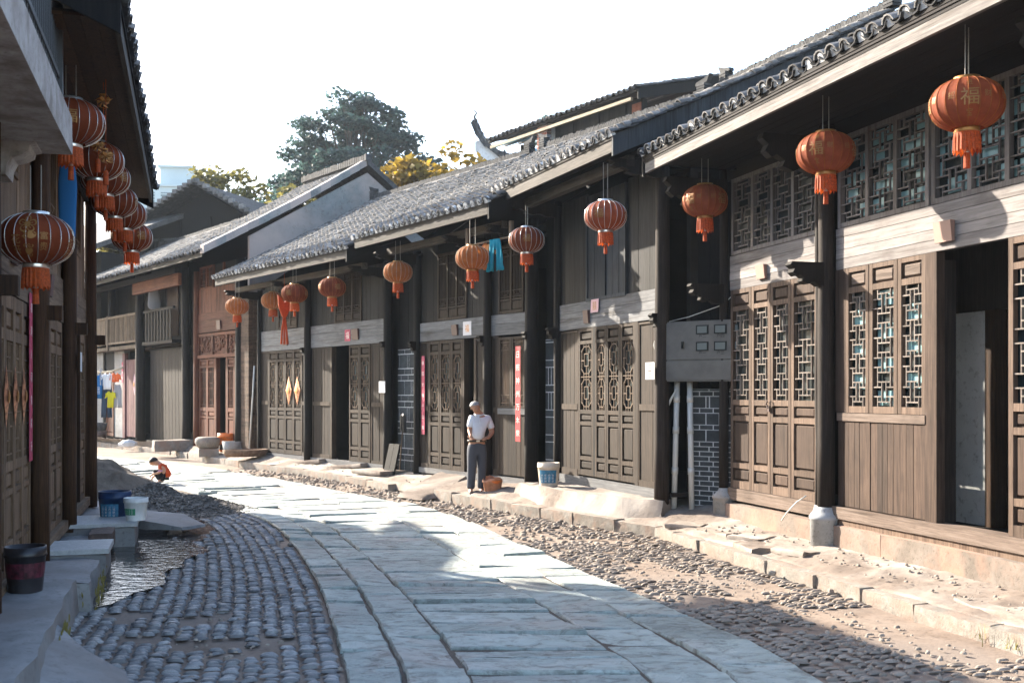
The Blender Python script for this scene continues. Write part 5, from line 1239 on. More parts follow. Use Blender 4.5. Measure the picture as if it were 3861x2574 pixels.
def tree(name, label, base, trunk_h, clumps, leaf_mat, leaf_s, per, flat=.6, bark='bark', limbs=True, group=None, tr=.3, droop=0.):
    """trunk with limbs to every clump; crown of leaf-sized faces"""
    o = thing(name, label, 'tree', base, 0, group); m = MB(); top = Vector((0, 0, trunk_h))
    m.tube([(0, 0, -.3), (.1, .05, trunk_h * .5), tuple(top)], [tr, tr * .8, tr * .6], 9)
    Ms = []
    for (cx, cyy, cz, r) in clumps:
        c = Vector((cx, cyy, cz))
        if limbs:
            md = top.lerp(c, .5) + Vector((random.gauss(0, .3), random.gauss(0, .3), random.uniform(-.1, .5))); m.tube([tuple(top - Vector((0, 0, random.uniform(0, trunk_h * .25)))), tuple(md), tuple(c)], [tr * .38, tr * .22, tr * .06], 6)
        for i in range(int(per * r * r)):
            d = Vector((random.gauss(0, 1), random.gauss(0, 1), random.gauss(0, 1))).normalized() * random.random() ** .42 * r; d.z *= flat
            s = leaf_s * random.uniform(.6, 1.35)
            Ms.append(Matrix.Translation(c + d) @ Matrix.Rotation(random.uniform(0, 6.3), 4, 'Z') @ Matrix.Rotation(random.gauss(droop, .6), 4, 'X') @ Matrix.Rotation(random.gauss(0, .5), 4, 'Y') @ Matrix.Diagonal((s, s, s, 1)))
    m.build('trunk', bark, o, smooth=True); c = scatter('crown', LEAF, Ms, leaf_mat, o, False, False); return o
def dome(cx, hw, z0, z1, n, r0, r1, seed, depth=3.):
    """clump centres filling a dome-shaped outline"""
    rr = random.Random(seed); out = []
    while len(out) < n:
        u = rr.uniform(-1, 1); v = rr.uniform(-1, 1); w_ = rr.uniform(0, 1)
        if u * u + v * v + w_ * w_ > 1: continue
        if rr.random() > .35 + .65 * (u * u + v * v + w_ * w_): continue
        out.append((cx + u * hw * .92, v * depth, z0 + w_ * (z1 - z0) * .93, rr.uniform(r0, r1)))
    return out
tree('broadleaf_tree', 'huge domed dark green tree towering behind the roofs', (-8.7, 60, 0), 11.0, dome(.3, 5.2, 11.4, 18.6, 170, .55, 1.15, 5, 3.8) + [(5.2, 0, 12.2, 1.0), (5.9, 0, 11.6, .9), (4.7, 0, 13.6, .9), (6.4, .5, 12.0, .8)] + [(-4.4, 0, 12.4, 1.2), (-3.9, .5, 13.6, 1.1), (4.3, 0, 13.2, 1.1), (3.6, 0, 14.6, 1.1), (-.8, 0, 18.3, .9), (.4, 0, 18.0, 1.0), (-2.8, 0, 16.7, 1.0)], 'leaf_green', .30, 200, .5, tr=.42, droop=.25)
tree('yellow_tree', 'yellowing autumn tree left of the big green tree', (-13.2, 50, 0), 6.5, dome(0, 3.0, 7.6, 12.6, 50, .6, 1.05, 9, 1.8) + [(2.3, 0, 10.2, .9), (3.1, 0, 11.0, .8), (-2.6, 0, 9.8, .9), (4.0, .5, 10.6, .8)], 'leaf_mixed', .30, 210, .6, tr=.2, droop=.4)
tree('yellow_tree', 'low yellow-green tree over the dark gabled roof', (-17.0, 47, 0), 6.0, dome(0, 2.2, 6.4, 9.6, 22, .6, 1.0, 10, 1.5), 'leaf_mixed', .30, 210, .6, tr=.18, droop=.4)
tree('golden_tree', 'golden broad-leaved treetop just above the middle ridge', (-2.6, 37.0, 0), 5.5, dome(-.4, 1.9, 7.4, 10.2, 44, .40, .65, 12, 1.2) + [(1.3, 0, 9.7, .5), (.6, 0, 10.1, .5)], 'leaf_yellow', .30, 190, .7, tr=.16, droop=.5)
tree('far_tree', 'hazy pale green tree between golden treetop and horned gable', (-6.2, 95, 0), 11, dome(0, 3.4, 12.5, 17.3, 22, 1.0, 1.6, 14, 2), 'leaf_green', .55, 70, .7, tr=.3)
tree('far_tree', 'hazy round treetop peering over the plank loft', (3.2, 85, 0), 15, dome(0, 1.9, 17.0, 23.6, 22, .9, 1.3, 15, 1.6) + [(-.4, 0, 22.5, 1.2), (.6, 0, 21.8, 1.1)], 'leaf_green', .5, 90, .6, tr=.28)
tree('far_tree', 'hazy tree seen under the loft roof', (4.4, 80, 0), 9, dome(0, 3.4, 9.5, 17.4, 26, 1.0, 1.5, 16, 2), 'leaf_green', .5, 80, .7, tr=.28)

# ================================================================ lanterns
def lan_r(z):
    return .28 * max(0., 1 - (abs(z) / .208) ** 2.35) ** .5
LPROF = [(lan_r(z), z) for z in [-.19 + .38 * (.5 - .5 * math.cos(math.pi * i / 14)) for i in range(15)]]
LMESH = {}
def lmesh(kind, mat):
    if (kind, mat) in LMESH: return LMESH[kind, mat]
    m = MB()
    if kind == 'body': m.lathe(LPROF, (0, 0, 0), 80, scallop=.030, nr=20, caps=False)
    elif kind == 'ribs':
        for k in range(20): a = 2 * math.pi * k / 20; m.tube([(r * 1.006 * math.cos(a), r * 1.006 * math.sin(a), z) for r, z in LPROF], .0030, 4, False)
    elif kind == 'cap': m.lathe([(.098, 0), (.100, .004), (.096, .025), (.100, .05), (.092, .052)], (0, 0, 0), 24)
    elif kind == 'fringe':
        n = 60; V = []; 
        for j in range(4):
            for k in range(n):
                a = 2 * math.pi * k / n; r = .097 + .004 * ((k * 7) % 3 - 1) * (j > 0) + j * .002; V.append((r * math.cos(a), r * math.sin(a), -j * .045 - (.012 * ((k * 5) % 4) if j == 3 else 0)))
        m.add(V, [(j * n + k, j * n + (k + 1) % n, (j + 1) * n + (k + 1) % n, (j + 1) * n + k) for j in range(3) for k in range(n)])
    elif kind == 'tassel': m.tube([(0, 0, 0), (0, 0, -.07)], .003, 5); m.lathe([(.026, -.21), (.023, -.09), (.010, -.075)], (0, 0, 0), 10)
    elif kind == 'tassel_cap': m.lathe([(.022, -.098), (.020, -.075), (.006, -.045)], (0, 0, 0), 10)
    elif kind == 'wires':
        for s in (-1, 1): m.tube([(s * .045, 0, 0), (s * .045, 0, 1.0)], .0045, 5)
    LMESH[kind, mat] = m.mesh('lantern_' + kind, mat, smooth=kind in ('body', 'cap', 'tassel_cap', 'ribs'), fix=kind != 'body'); return LMESH[kind, mat]
def emblem(par, a0, rows, mat='gold_print'):
    m = MB()
    for ch, da, dz, s in rows:
        V, Fc = glyph(ch); o = []
        for u, v in V:
            z = dz + v * s; r = lan_r(z) + .006; a = a0 - da + u * s / .28; o.append((r * math.cos(a), r * math.sin(a), z))
        m.add(o, Fc)
    return m.build('emblem', mat, par, fix=False)
def lantern(loc, label, body, cap, group, wire, text=None, rz=0., size=1., gold=None):
    t = thing('lantern', label, 'lantern', loc, rz, group); t.scale = (size,) * 3
    link(lmesh('body', body), 'body', t); link(lmesh('ribs', 'silver' if cap == 'silver' else ('lantern_faded' if body != 'lantern_faded' else 'pale_wood')), 'rib_wires', t)
    link(lmesh('cap', cap), 'top_cap', t, mw=Matrix.Translation((0, 0, .165))); link(lmesh('cap', cap), 'bottom_cap', t, mw=Matrix.Translation((0, 0, -.222)))
    link(lmesh('fringe', 'fringe'), 'fringe', t, mw=Matrix.Translation((0, 0, -.222)))
    ts = link(lmesh('tassel', 'fringe'), 'tassel', t, mw=Matrix.Translation((0, 0, -.29))); link(lmesh('tassel_cap', 'silver'), 'tassel_cap', ts)
    link(lmesh('wires', 'wire'), 'hanger', t, mw=Matrix.Translation((0, 0, .20)) @ Matrix.Diagonal((1, 1, wire, 1)))
    if text:
        for k in range(4): emblem(t, k * math.pi / 2 + .35, text)
    return t
FU = [('福', 0, .0, .135), ('招', .48, .02, .055), ('财', -.48, .02, .055), ('进', 0, .115, .05), ('宝', 0, -.115, .05)]
FLOWER = [('❀', 0, .09, .14), ('花', .30, -.03, .07), ('开', .30, -.11, .06), ('富', -.42, -.0, .06), ('贵', -.42, -.08, .06), ('❧', -.05, .0, .10), ('❦', -.03, -.11, .09)]
GR, GLF = 'lanterns along the right-hand eaves', 'lanterns along the left-hand eave'
lantern((3.59, 8.53, 4.12), 'large red lantern hanging before the open doorway of the bleached house', 'lantern_near', 'gold', GR, .42, FU, .9)
lantern((3.08, 10.61, 4.20), 'large red lantern hanging beside the paired posts of the bleached house', 'lantern_near', 'gold', GR, .36, FU, .6)
lantern((2.41, 13.5, 4.24), 'red gold-capped lantern hanging above the meter box', 'lantern_near', 'gold', GR, .34, FU, .3)
lantern((1.24, 14.33, 4.19), 'silver-capped red lantern before the blue-grey shutters', 'lantern_near', 'silver', GR, .50, [('福', 0, 0, .12)], .8)
lantern((.23, 16.95, 4.24), 'dark red silver-capped lantern beside the teal trousers', 'lantern_silk', 'silver', GR, .34, [('福', 0, 0, .12)], 1.2)
lantern((-.65, 17.82, 4.07), 'faded orange lantern next to the hanging orange shirts', 'lantern_faded', 'gold', GR, .44, None)
lantern((-2.19, 20.75, 4.16), 'faded orange lantern over the brick strip with leaning tools', 'lantern_faded', 'gold', GR, .40, None)
lantern((-3.73, 22.42, 4.03), 'dark red lantern before the barred upper window of the far dark house', 'lantern_silk', 'gold', GR, .36, [('福', 0, 0, .12)], .2)
lantern((-4.74, 23.56, 4.01), 'dark red lantern in front of the hanging red knot', 'lantern_silk', 'gold', GR, .36, [('福', 0, 0, .12)], .9)
lantern((-5.69, 25.74, 4.04), 'faded orange lantern left of the hanging red knot', 'lantern_faded', 'gold', GR, .36, None)
lantern((-6.67, 26.23, 3.94), 'faded orange lantern at the eave corner by the red shop front', 'lantern_faded', 'gold', GR, .42, None)
lantern((-3.71, 8.42, 3.04), 'big silver-capped lantern with painted flower under the concrete balcony', 'lantern_silk', 'silver', GLF, .38, FLOWER, -.15)
for i, (p, lab) in enumerate([((-3.86, 9.46, 4.21), 'red lantern half hidden behind the concrete balcony corner'), ((-4.45, 11.58, 4.33), 'second red lantern along the left eave, counting from the balcony'), ((-4.84, 12.87, 4.40), 'third red lantern along the left eave, counting from the balcony'), ((-5.06, 13.76, 4.28), 'fourth red lantern along the left eave, counting from the balcony'), ((-5.24, 14.63, 4.26), 'fifth red lantern along the left eave, counting from the balcony'), ((-5.38, 15.3, 4.05), 'lowest and last red lantern along the left eave, above the balcony house')]):
    lantern(p, lab, 'lantern_silk', 'silver', GLF, 4.54 - p[2], [('福', 0, 0, .12)], .4 * i)
# gilt hanging charms between the left lanterns
for i, p in enumerate([(-3.78, 10.0, 4.55), (-4.1, 10.7, 4.30), (-3.72, 9.9, 4.02)]):
    t = thing('gilt_charm', ['gilt openwork charm hanging above the balcony-side lantern', 'gilt openwork charm hanging between the first two left lanterns', 'gilt openwork charm hanging below the balcony-side lantern'][i], 'charm', p, .4, 'gilt charms')
    m = MB()
    for k in range(9): a = k * .7; m.tube([(0, 0, 0), (.07 * math.cos(a), .03 * math.sin(2 * a), .07 * math.sin(a)), (.11 * math.cos(a + .5), 0, .10 * math.sin(a + .5))], [.014, .018, .004], 5)
    m.v = [(x * .62 + .02 * math.sin(40 * z), y * .8, z * .75 + .012 * math.sin(55 * x)) for x, y, z in m.v]; m.build('scrollwork', 'gold', t); link(lmesh('tassel', 'fringe'), 'tassel', t, mw=Matrix.Translation((0, 0, -.06)))
    MB().tube([(0, 0, .1), (0, 0, 4.72 - p[2])], .003, 5).build('cord', 'fringe', t)
# red knot ornament
t = thing('knot_ornament', 'long woven red knot ornament hanging before the far dark house', 'ornament', (-5.17, 24.55, 2.95), .6)
q = MB(); q.prism([(0, .95), (.16, 1.12), (.14, .85), (.05, .62), (-.05, .62), (-.14, .85), (-.16, 1.12)], 'y', -.02, .02); q.build('knot', 'fringe', t)
for x in (-.05, 0, .05): MB().tube([(x * .4, 0, .62), (x, .01, .35), (x * 1.5, 0, .0)], [.014, .022, .028], 6).build('strand', 'fringe', t)
MB().tube([(0, 0, 1.1), (0, 0, 1.7)], .004, 5).build('cord', 'fringe', t)

# ================================================================ papers, charms and notices on the fronts
sheet(hB2, .20, 1.02, -.02, .12, 1.56, 'pink_paper', 'couplet', 'narrow red couplet strip left of the three lattice doors', 'couplet', '春回大地千山秀', 'paper_print', .08)
sheet(hB2, 3.86, 1.02, -.20, .15, 1.62, 'red_paper', 'couplet', 'red couplet strip on the post beside the barred window', 'couplet', '日照神州万木荣', 'paper_print', .11, border=None)
sheet(hB1, 6.48, 1.85, -.19, .26, .24, 'paper', 'notice', 'white paper notice on the post by the leaning tools', 'notice')
sheet(hB3, 3.36, 2.03, -.20, .24, .23, 'paper', 'notice', 'white paper notice on the thick post by the meter box', 'notice', ['≡', '≡'], 'steel_box', .10)
sheet(hB1, 4.62, 3.0, -.012, .26, .26, 'pink_paper', 'paper_blessing', 'small pink paper blessing over the open dark doorway', 'paper', ['福'], 'paper_print', .16)
sheet(hB2, 1.80, 2.92, -.012, .30, .26, 'paper', 'paper_blessing', 'white and gold paper over the doorway behind the old man', 'paper', ['福'], 'gold', .14)
sheet(hB3, 1.32, 3.08, -.03, .26, .20, 'cloth_pink', 'paper_blessing', 'pale pink festive paper under the blue-grey shutters', 'paper', ['囍'], 'gold_print', .13, skew=.02)
sheet(hL, 1.98, 1.22, -.02, .20, 1.55, 'pink_paper', 'couplet', 'long pink couplet strip on the left doors below the flower lantern', 'couplet', '福满人间家家乐', 'paper_print', .09)
sheet(hL, 5.55, 3.06, -.012, .22, .24, 'pink_paper', 'paper_blessing', 'pink paper square on the upper boards of the left house', 'paper', ['福'], 'paper_print', .14)
sheet(hL, 4.93, 2.10, -.195, .18, .23, 'paper', 'notice', 'white notice on the middle post of the left house', 'notice')
sheet(hL, 7.90, 1.96, -.195, .18, .24, 'paper', 'notice', 'white notice on the corner post of the left house', 'notice')
sheet(hD, 4.12, 2.05, -.005, .16, .85, 'pink_paper', 'couplet', 'pink couplet strip right of the pink plank doors', 'couplet', '年年有余', 'paper_print', .1)
sheet(hD, 2.70, 2.2, -.03, .14, .70, 'pink_paper', 'couplet', 'pink couplet strip behind the hanging laundry', 'couplet', '岁岁平', 'paper_print', .1)
def charm(h, x, z, y, w_, hh, mat, label, group=None):
    m = MB(); m.add([(x, y, z), (x + w_ / 2, y, z + hh * .5), (x, y, z + hh), (x - w_ / 2, y, z + hh * .5), (x, y - .025, z + hh * .5), (x, y + .01, z + hh * .5)], [(0, 1, 4), (1, 2, 4), (2, 3, 4), (3, 0, 4), (1, 0, 5), (2, 1, 5), (3, 2, 5), (0, 3, 5)])
    o = place(m, 'foil_charm', mat, h, label, 'charm', group)
    MB().lathe([(w_ * .22, 0), (w_ * .25, .004), (w_ * .1, .010)], (0, 0, 0), 8).build('rosette', 'gold', o).matrix_local = Matrix.Translation((0, -.012, hh * .5)) @ Matrix.Rotation(R(90), 4, 'X')
    return o
for x, lab in ((.72, 'coppery foil charm on the left doors, farthest from the pink couplet'), (1.20, 'middle of three coppery foil charms on the left doors'), (1.69, 'coppery foil charm on the left doors, next to the pink couplet')): charm(hL, x, 1.56, -.01, .22, .52, 'foil', lab, 'foil charms on the left doors')
for x, lab in ((1.70, 'coppery foil charm on the third leaf of the far doors'), (2.18, 'coppery foil charm on the far doors, next to the black post')): charm(hB1, x, 1.55, -.02, .34, .70, 'foil', lab, 'foil charms on the far doors')
charm(hD, 3.75, 1.75, -.01, .32, .75, 'cloth_pink', 'white and red diamond charm on the pink plank doors')

# ================================================================ electricity box and pipes
mb = thing('meter_box', 'grey steel electricity meter box with small dark windows', 'meter box', WB.location, WB.rotation_euler.z)
MB().box(-.24, .86, -.30, -.06, 2.0, 2.80).build('cabinet', 'steel_box', mb); MB().box(-.22, .84, -.312, -.301, 2.29, 2.78).build('cabinet_door', 'steel_box', mb); MB().box(-.22, .84, -.312, -.301, 2.02, 2.275).build('cabinet_door', 'steel_box', mb)
for i in range(3):
    for j in range(2):
        wdw = MB().box(.24 + i * .26, .42 + i * .26, -.318, -.3125, 2.40 + j * .22, 2.52 + j * .22).build('meter_window', 'meter_dark', mb); MB().box(.26 + i * .26, .40 + i * .26, -.322, -.3185, 2.415 + j * .22, 2.505 + j * .22).build('meter_face', 'meter_face', wdw)
        flat_text(mb, '户' + '一二三四五六'[i * 2 + j], .30 + i * .26, 2.375 + j * .22, -.3135, .05, .06, 'meter_dark', 'handwriting', 'x')
MB().box(.03, .06, -.33, -.312, 2.44, 2.53).build('lock', 'meter_dark', mb)
for x, lab, le in ((-.13, 'white plastic conduit pipe nearer the thick post, under the meter box', -.05), (.06, 'white plastic conduit pipe before the brick wall, under the meter box', .03)):
    t = thing('conduit_pipe', lab, 'pipe', tuple(P2(WB, x, -.14)), WB.rotation_euler.z, 'conduits under the meter box')
    MB().tube([(le, 0, .22), (0, 0, 1.995)], .038, 12).build('pipe', 'white_pvc', t, smooth=True)
    for z in (.75, 1.3, 1.72): MB().tube([(le * (1 - (z - .22) / 1.78), 0, z), (le * (1 - (z + .09 - .22) / 1.78), 0, z + .09)], .044, 12).build('coupling', 'white_pvc', t, smooth=True)
m = MB()
for k in range(4):
    o_ = random.uniform(0, .06); m.tube([(-.30 - o_, -.2, 2.78), (-.38 - o_, -.24, 2.5), (-.36 + o_, -.22, 2.1), (-.30 - o_, -.2, 1.75), (-.22, -.22, 1.66 + o_), (-.10, -.22, 1.9)], .008, 6)
o = place(m, 'cable_bundle', 'cable', WB, 'pale loops of cable hanging left of the meter box', 'cable', smooth=True)
o = place(MB().tube([(-.3, -.2, 2.8), (.1, -.25, 2.86), (.6, -.25, 3.0), (.86, -.2, 3.25)], .006, 6), 'cable', 'cable', WB, 'single pale wire sagging over the meter box', 'cable', smooth=True)
o = place(MB().tube([(2.10, -.10, .70), (2.00, -.16, .62), (1.93, -.24, .50), (1.86, -.27, .40)], .008, 6), 'cable', 'cable', hA, 'cut cable end curling from under the bleached lattice doors', 'cable', smooth=True)
t = thing('drain_pipe', 'thin white drainpipe beside the black post of the red shop', 'pipe', tuple(P2(hC, 3.75, -.1)), hC.rotation_euler.z); MB().tube([(.05, 0, 2.55), (.0, -.02, 1.8), (-.06, -.1, .25)], .022, 8).build('pipe', 'white_pvc', t, smooth=True)
t = thing('shelf_rack', 'slotted metal shelf rack inside the open doorway', 'shelf', tuple(P2(hA, 5.0, 1.2)), hA.rotation_euler.z)
for x in (0, .75): MB().box(x, x + .03, 0, .03, .5, 2.5).build('upright', 'steel_box', t); MB().box(x, x + .03, .35, .38, .5, 2.5).build('upright', 'steel_box', t)
for z in (.75, 1.15, 1.5, 1.9): MB().box(-.01, .79, -.01, .39, z, z + .03).build('shelf', 'steel_box', t)

# ================================================================ buckets, tools and stones
def bucket(loc, label, r0, r1, hh, mat, band=None, rim=True, handle=False, fill=None, rz=0., name='bucket', cut=0.):
    t = thing(name, label, 'bucket', loc, rz); m = MB(); n = 26; prof = [(r0, 0), (r1 * .97, hh * .78), (r1 * 1.03, hh * .80), (r1 * 1.0, hh * .84), (r1, hh), (r1 * .94, hh), (r0 * .9, .02)]
    m.lathe(prof, (0, 0, 0), n, caps=False); m.add([(r0 * .93 * math.cos(2 * math.pi * k / n), r0 * .93 * math.sin(2 * math.pi * k / n), .02) for k in range(n)], [tuple(range(n))])
    if cut:
        for i, v in enumerate(m.v):
            if v[2] > hh * .5: m.v[i] = (v[0], v[1], v[2] - cut * (.5 + .5 * math.sin(math.atan2(v[1], v[0]) * 2 + .5)) * (v[2] / hh) - cut * .4 * random.random() * (v[2] > hh * .9))
    m.build('pail', mat, t, smooth=True)
    if band:
        bm_, z0, z1, a0, a1 = band; q = MB(); k = 14; V = []
        for z in (z0, z1):
            for i in range(k + 1): a = a0 + (a1 - a0) * i / k; r = r0 + (r1 * .97 - r0) * z / (hh * .78) + .003; V.append((r * math.cos(a), r * math.sin(a), z))
        q.add(V, [(i, i + 1, k + 2 + i, k + 1 + i) for i in range(k)]); lb = q.build('printed_label', bm_, t, smooth=True)
        m3 = MB()
        for r_ in range(4):
            for c_ in range(4):
                V, Fc = glyph('防水涂料高级内墙乳胶漆建筑材环保'[r_ * 4 + c_]); s = (z1 - z0) * .19
                m3.add([((lambda a, r: (r * math.cos(a), r * math.sin(a), z1 - (r_ + .6) * (z1 - z0) / 4.3 + v[1] * s))(a0 + (a1 - a0) * (.18 + c_ * .2) + v[0] * s / r1, r0 + (r1 * .97 - r0) * ((z0 + z1) / 2) / (hh * .78) + .007)) for v in V], Fc)
        m3.build('printed_text', 'paper' if bm_ != 'bucket_white' else 'label_green', lb, fix=False)
    if handle: MB().tube([(r1 * math.cos(a), .02, hh * .86 - r1 * .5 * math.sin(a)) for a in [math.pi * i / 10 for i in range(11)]], .005, 5).build('handle', 'wire', t)
    if fill: MB().lathe([(r1 * .93, hh * .55), (r1 * .5, hh * .62), (.01, hh * .66)], (0, 0, 0), 16).build('contents', fill, t)
    return t
bucket((-3.80, 8.44, .295), 'black battered drum smeared with pink paint on the left pavement', .125, .155, .36, 'bucket_black', None)
MB().lathe([(.1335, .10), (.1415, .17), (.1475, .24)], (0, 0, 0), 26, caps=False).build('paint_smear', 'bucket_red_smear', bpy.data.objects['bucket'])
bucket(tuple(lp(5.25, -.80, .291)), 'white paint bucket with green print on the granite doorstep', .115, .145, .275, 'bucket_white', ('label_green', .07, .15, -2.6, -1.3))
bucket(tuple(lp(5.85, -.52, .182)), 'dark blue barrel behind the white paint bucket', .17, .20, .42, 'bucket_blue', ('label_blue', .10, .27, -2.3, -1.0))
bucket((.57, 16.82, .405), 'cream paint bucket with blue label on the rough step', .14, .175, .36, 'bucket_cream', ('label_blue', .05, .25, -2.6, -.8), handle=True)
bucket((-.33, 18.35, .135), 'broken orange bucket at the old man\'s feet', .13, .17, .31, 'bucket_clay', None, cut=.07, fill='bucket_orange')
MB().lathe([(.146, .13), (.160, .20), (.1665, .23)], (0, 0, 0), 26, caps=False).build('orange_rim', 'bucket_orange', bpy.data.objects['bucket.004'])
bucket((-7.85, 29.75, .24), 'orange bucket with black label beside the stone drum', .20, .25, .50, 'bucket_orange', ('bucket_black', .05, .2, -3.0, .0))
t = thing('stone_drum', 'carved round stone drum on a square base outside the red shop', 'stone', (-8.25, 29.3, .13), .4); me = rough_stone(.55, .55, .22, 3, .02); me.materials.append(MATS['kerb']); link(me, 'base', t); MB().lathe([(.20, .20), (.30, .28), (.34, .38), (.33, .47), (.27, .52), (.05, .525)], (0, 0, 0), 20).build('drum', 'kerb', t, smooth=True)
me = rough_stone(.42, 1.15, .33, 12, .025); me.materials.append(MATS['kerb']); o = link(me, 'stone_block'); o.location = (-10.0, 31.9, .13); o.rotation_euler = (0, 0, R(-62)); tag(o, 'long pale stone block lying on the kerb by the plank wall', 'stone')
t = thing('wash_basin', 'shallow oval brown tub lying in front of the far dark doors', 'basin', (-6.75, 27.4, .24), R(35)); MB().lathe([(.52, 0), (.60, .17), (.56, .175), (.49, .05), (.02, .045)], (0, 0, 0), 26, 1, .62).build('tub', 'basin_clay', t, smooth=True)
t = thing('stone_tub', 'grey stone tub at the foot of the black post', 'basin', (-7.45, 28.75, .22), 0); MB().lathe([(.20, 0), (.26, .34), (.22, .34), (.17, .1), (.02, .1)], (0, 0, 0), 18).build('tub', 'post_base', t, smooth=True)
t = thing('clay_pot', 'dark pot on a low stand before the far concrete wall', 'pot', tuple(P2(hD, 1.9, -.45)) , 0); t.location.z = .3; MB().lathe([(.22, 0), (.22, .22), (.18, .22)], (0, 0, 0), 14).build('stand', 'dark_stone', t, smooth=True); MB().lathe([(.17, .22), (.24, .5), (.2, .5), (.15, .3)], (0, 0, 0), 14).build('pot', 'tile_dark', t, smooth=True)
t = thing('wooden_board', 'dark board propped against the grey brick strip', 'board', tuple(P2(hB1, 6.92, -.22)), hB1.rotation_euler.z)
for k in range(2): MB().add([(-.02 + k * .21, -.12, .14), (.18 + k * .21, -.12, .14), (.18 + k * .21, -.08, .14), (-.02 + k * .21, -.08, .14), (-.02 + k * .21, .04, .80), (.18 + k * .21, .04, .80), (.18 + k * .21, .08, .80), (-.02 + k * .21, .08, .80)], [(3, 2, 1, 0), (4, 5, 6, 7), (0, 1, 5, 4), (1, 2, 6, 5), (2, 3, 7, 6), (3, 0, 4, 7)]).build('plank', 'dark_wood_v', t)
t = thing('broom', 'black mop standing upside down behind the propped board', 'broom', tuple(P2(hB1, 7.12, -.02)), hB1.rotation_euler.z); MB().tube([(0, -.05, .14), (.03, .02, 1.25)], .014, 7).build('handle', 'rail_wood', t)
m = MB()
for k in range(22): a = k * 2.4; m.tube([(.03, .02, 1.42), (.03 + .06 * math.cos(a), .02 + .04 * math.sin(a), 1.38), (.03 + .10 * math.cos(a), .02 + .05 * math.sin(a), 1.12 - .1 * random.random())], [.012, .014, .006], 5)
m.build('mop_head', 'bucket_black', t)
t = thing('plastic_bag', 'crumpled white plastic bag on the far kerb', 'bag', (-12.3, 34.6, .10), .3); m = MB(); m.lathe([(.05, 0), (.20, .05), (.22, .14), (.12, .22), (.02, .25)], (0, 0, 0), 9, 1.4, .8)
m.v = [(x + .05 * fbm(x * 9, y * 9, z * 9, 1), y + .05 * fbm(y * 9, x * 9, z, 1), z + .03 * fbm(z * 9, x * 9, 2, 1)) for x, y, z in m.v]; m.build('bag', 'garbage_white', t)
for i, (x, y, s) in enumerate([(2.05, 13.55, .075), (2.62, 10.95, .05), (3.25, 9.35, .05), (2.95, 10.0, .04)]):
    me = rough_stone(s * 1.3, s * 1.6, s * 1.2, i + 90, s * .35, .5); me.materials.append(MATS['dark_stone' if i == 0 else 'kerb']); o = link(me, 'loose_stone'); o.location = (x, y, -.01); o.rotation_euler = (.2, 0, i); tag(o, ['dark angular stone lying in the road below the kerb end', 'pale stone in the road by the kerb below the paired posts', 'pale stone in the road by the kerb below the open doorway', 'smallest pale stone in the road beside the kerb'][i], 'stone', 'loose stones by the kerb')

# ================================================================ soft shapes: people, clothes
def skinned(name, J, E, mat, parent, root=0, lv=2, loc=None):
    """one continuous surface grown over joints J = [(x, y, z, rx, ry)] and edges E"""
    me = bpy.data.meshes.new(name); me.from_pydata([j[:3] for j in J], E, []); o = bpy.data.objects.new(name, me)
    o.modifiers.new('skin', 'SKIN').use_smooth_shade = True
    sv = me.skin_vertices[0].data
    for i, j in enumerate(J): sv[i].radius = (j[3], j[4] if len(j) > 4 else j[3]); sv[i].use_root = (i == root)
    s = o.modifiers.new('sub', 'SUBSURF'); s.levels = lv; s.render_levels = lv
    m2 = bake(o); bpy.data.objects.remove(o); m2.name = name
    m2.materials.clear(); m2.materials.append(MATS[mat]); m2.shade_smooth(); return link(m2, name, parent)
def chain(J, E, start, pts):
    p = start
    for q in pts: J.append(q); E.append((p, len(J) - 1)); p = len(J) - 1
    return p
def hand(J, E, wrist, p, d, up, s=1.):
    """palm, four curled fingers of unequal length and a thumb leaving the side of the palm"""
    d = Vector(d).normalized(); up = Vector(up); sd_ = d.cross(up).normalized(); up = sd_.cross(d); p = Vector(p); palm = p + d * .05 * s
    k = chain(J, E, wrist, [(*palm, .030 * s, .017 * s)])
    for i, ln in enumerate((.062, .072, .068, .052)):
        b = palm + sd_ * (.027 - .018 * i) * s + d * .035 * s; m_ = b + d * ln * .45 * s - up * .012 * s; e = m_ - up * ln * .5 * s - d * .004 * s
        chain(J, E, k, [(*b, .0092 * s), (*m_, .0088 * s), (*e, .0078 * s)])
    b = palm + sd_ * .038 * s - d * .02 * s; chain(J, E, k, [(*b, .011 * s), (*(b + d * .035 * s + sd_ * .012 * s - up * .012 * s), .0095 * s), (*(b + d * .055 * s - sd_ * .004 * s - up * .026 * s), .0085 * s)])
def hair_cap(par, mat, c, r, tilt, rz=0.):
    """hair as a thick cap: upper part of an ellipsoid, cut lower at the nape than at the brow"""
    m = MB(); n = 20; V = []; K = 8
    for j in range(K + 1):
        for k in range(n):
            a = 2 * math.pi * k / n; low = .12 + .55 * (.5 - .5 * math.cos(a - math.pi / 2 + math.pi)) ; th = (math.pi / 2 + low * 1.0 - .25) * j / K
            g = 1 + .03 * mnoise.noise(Vector((math.cos(a) * 4, math.sin(a) * 4, j)))
            V.append((r[0] * math.sin(th) * math.cos(a) * g, r[1] * math.sin(th) * math.sin(a) * g, r[2] * math.cos(th) * g))
    m.add(V, [(j * n + k, j * n + (k + 1) % n, (j + 1) * n + (k + 1) % n, (j + 1) * n + k) for j in range(K) for k in range(n)])
    o = m.build('hair', mat, par, smooth=True); o.matrix_local = Matrix.Translation(c) @ Matrix.Rotation(rz, 4, 'Z'); return o
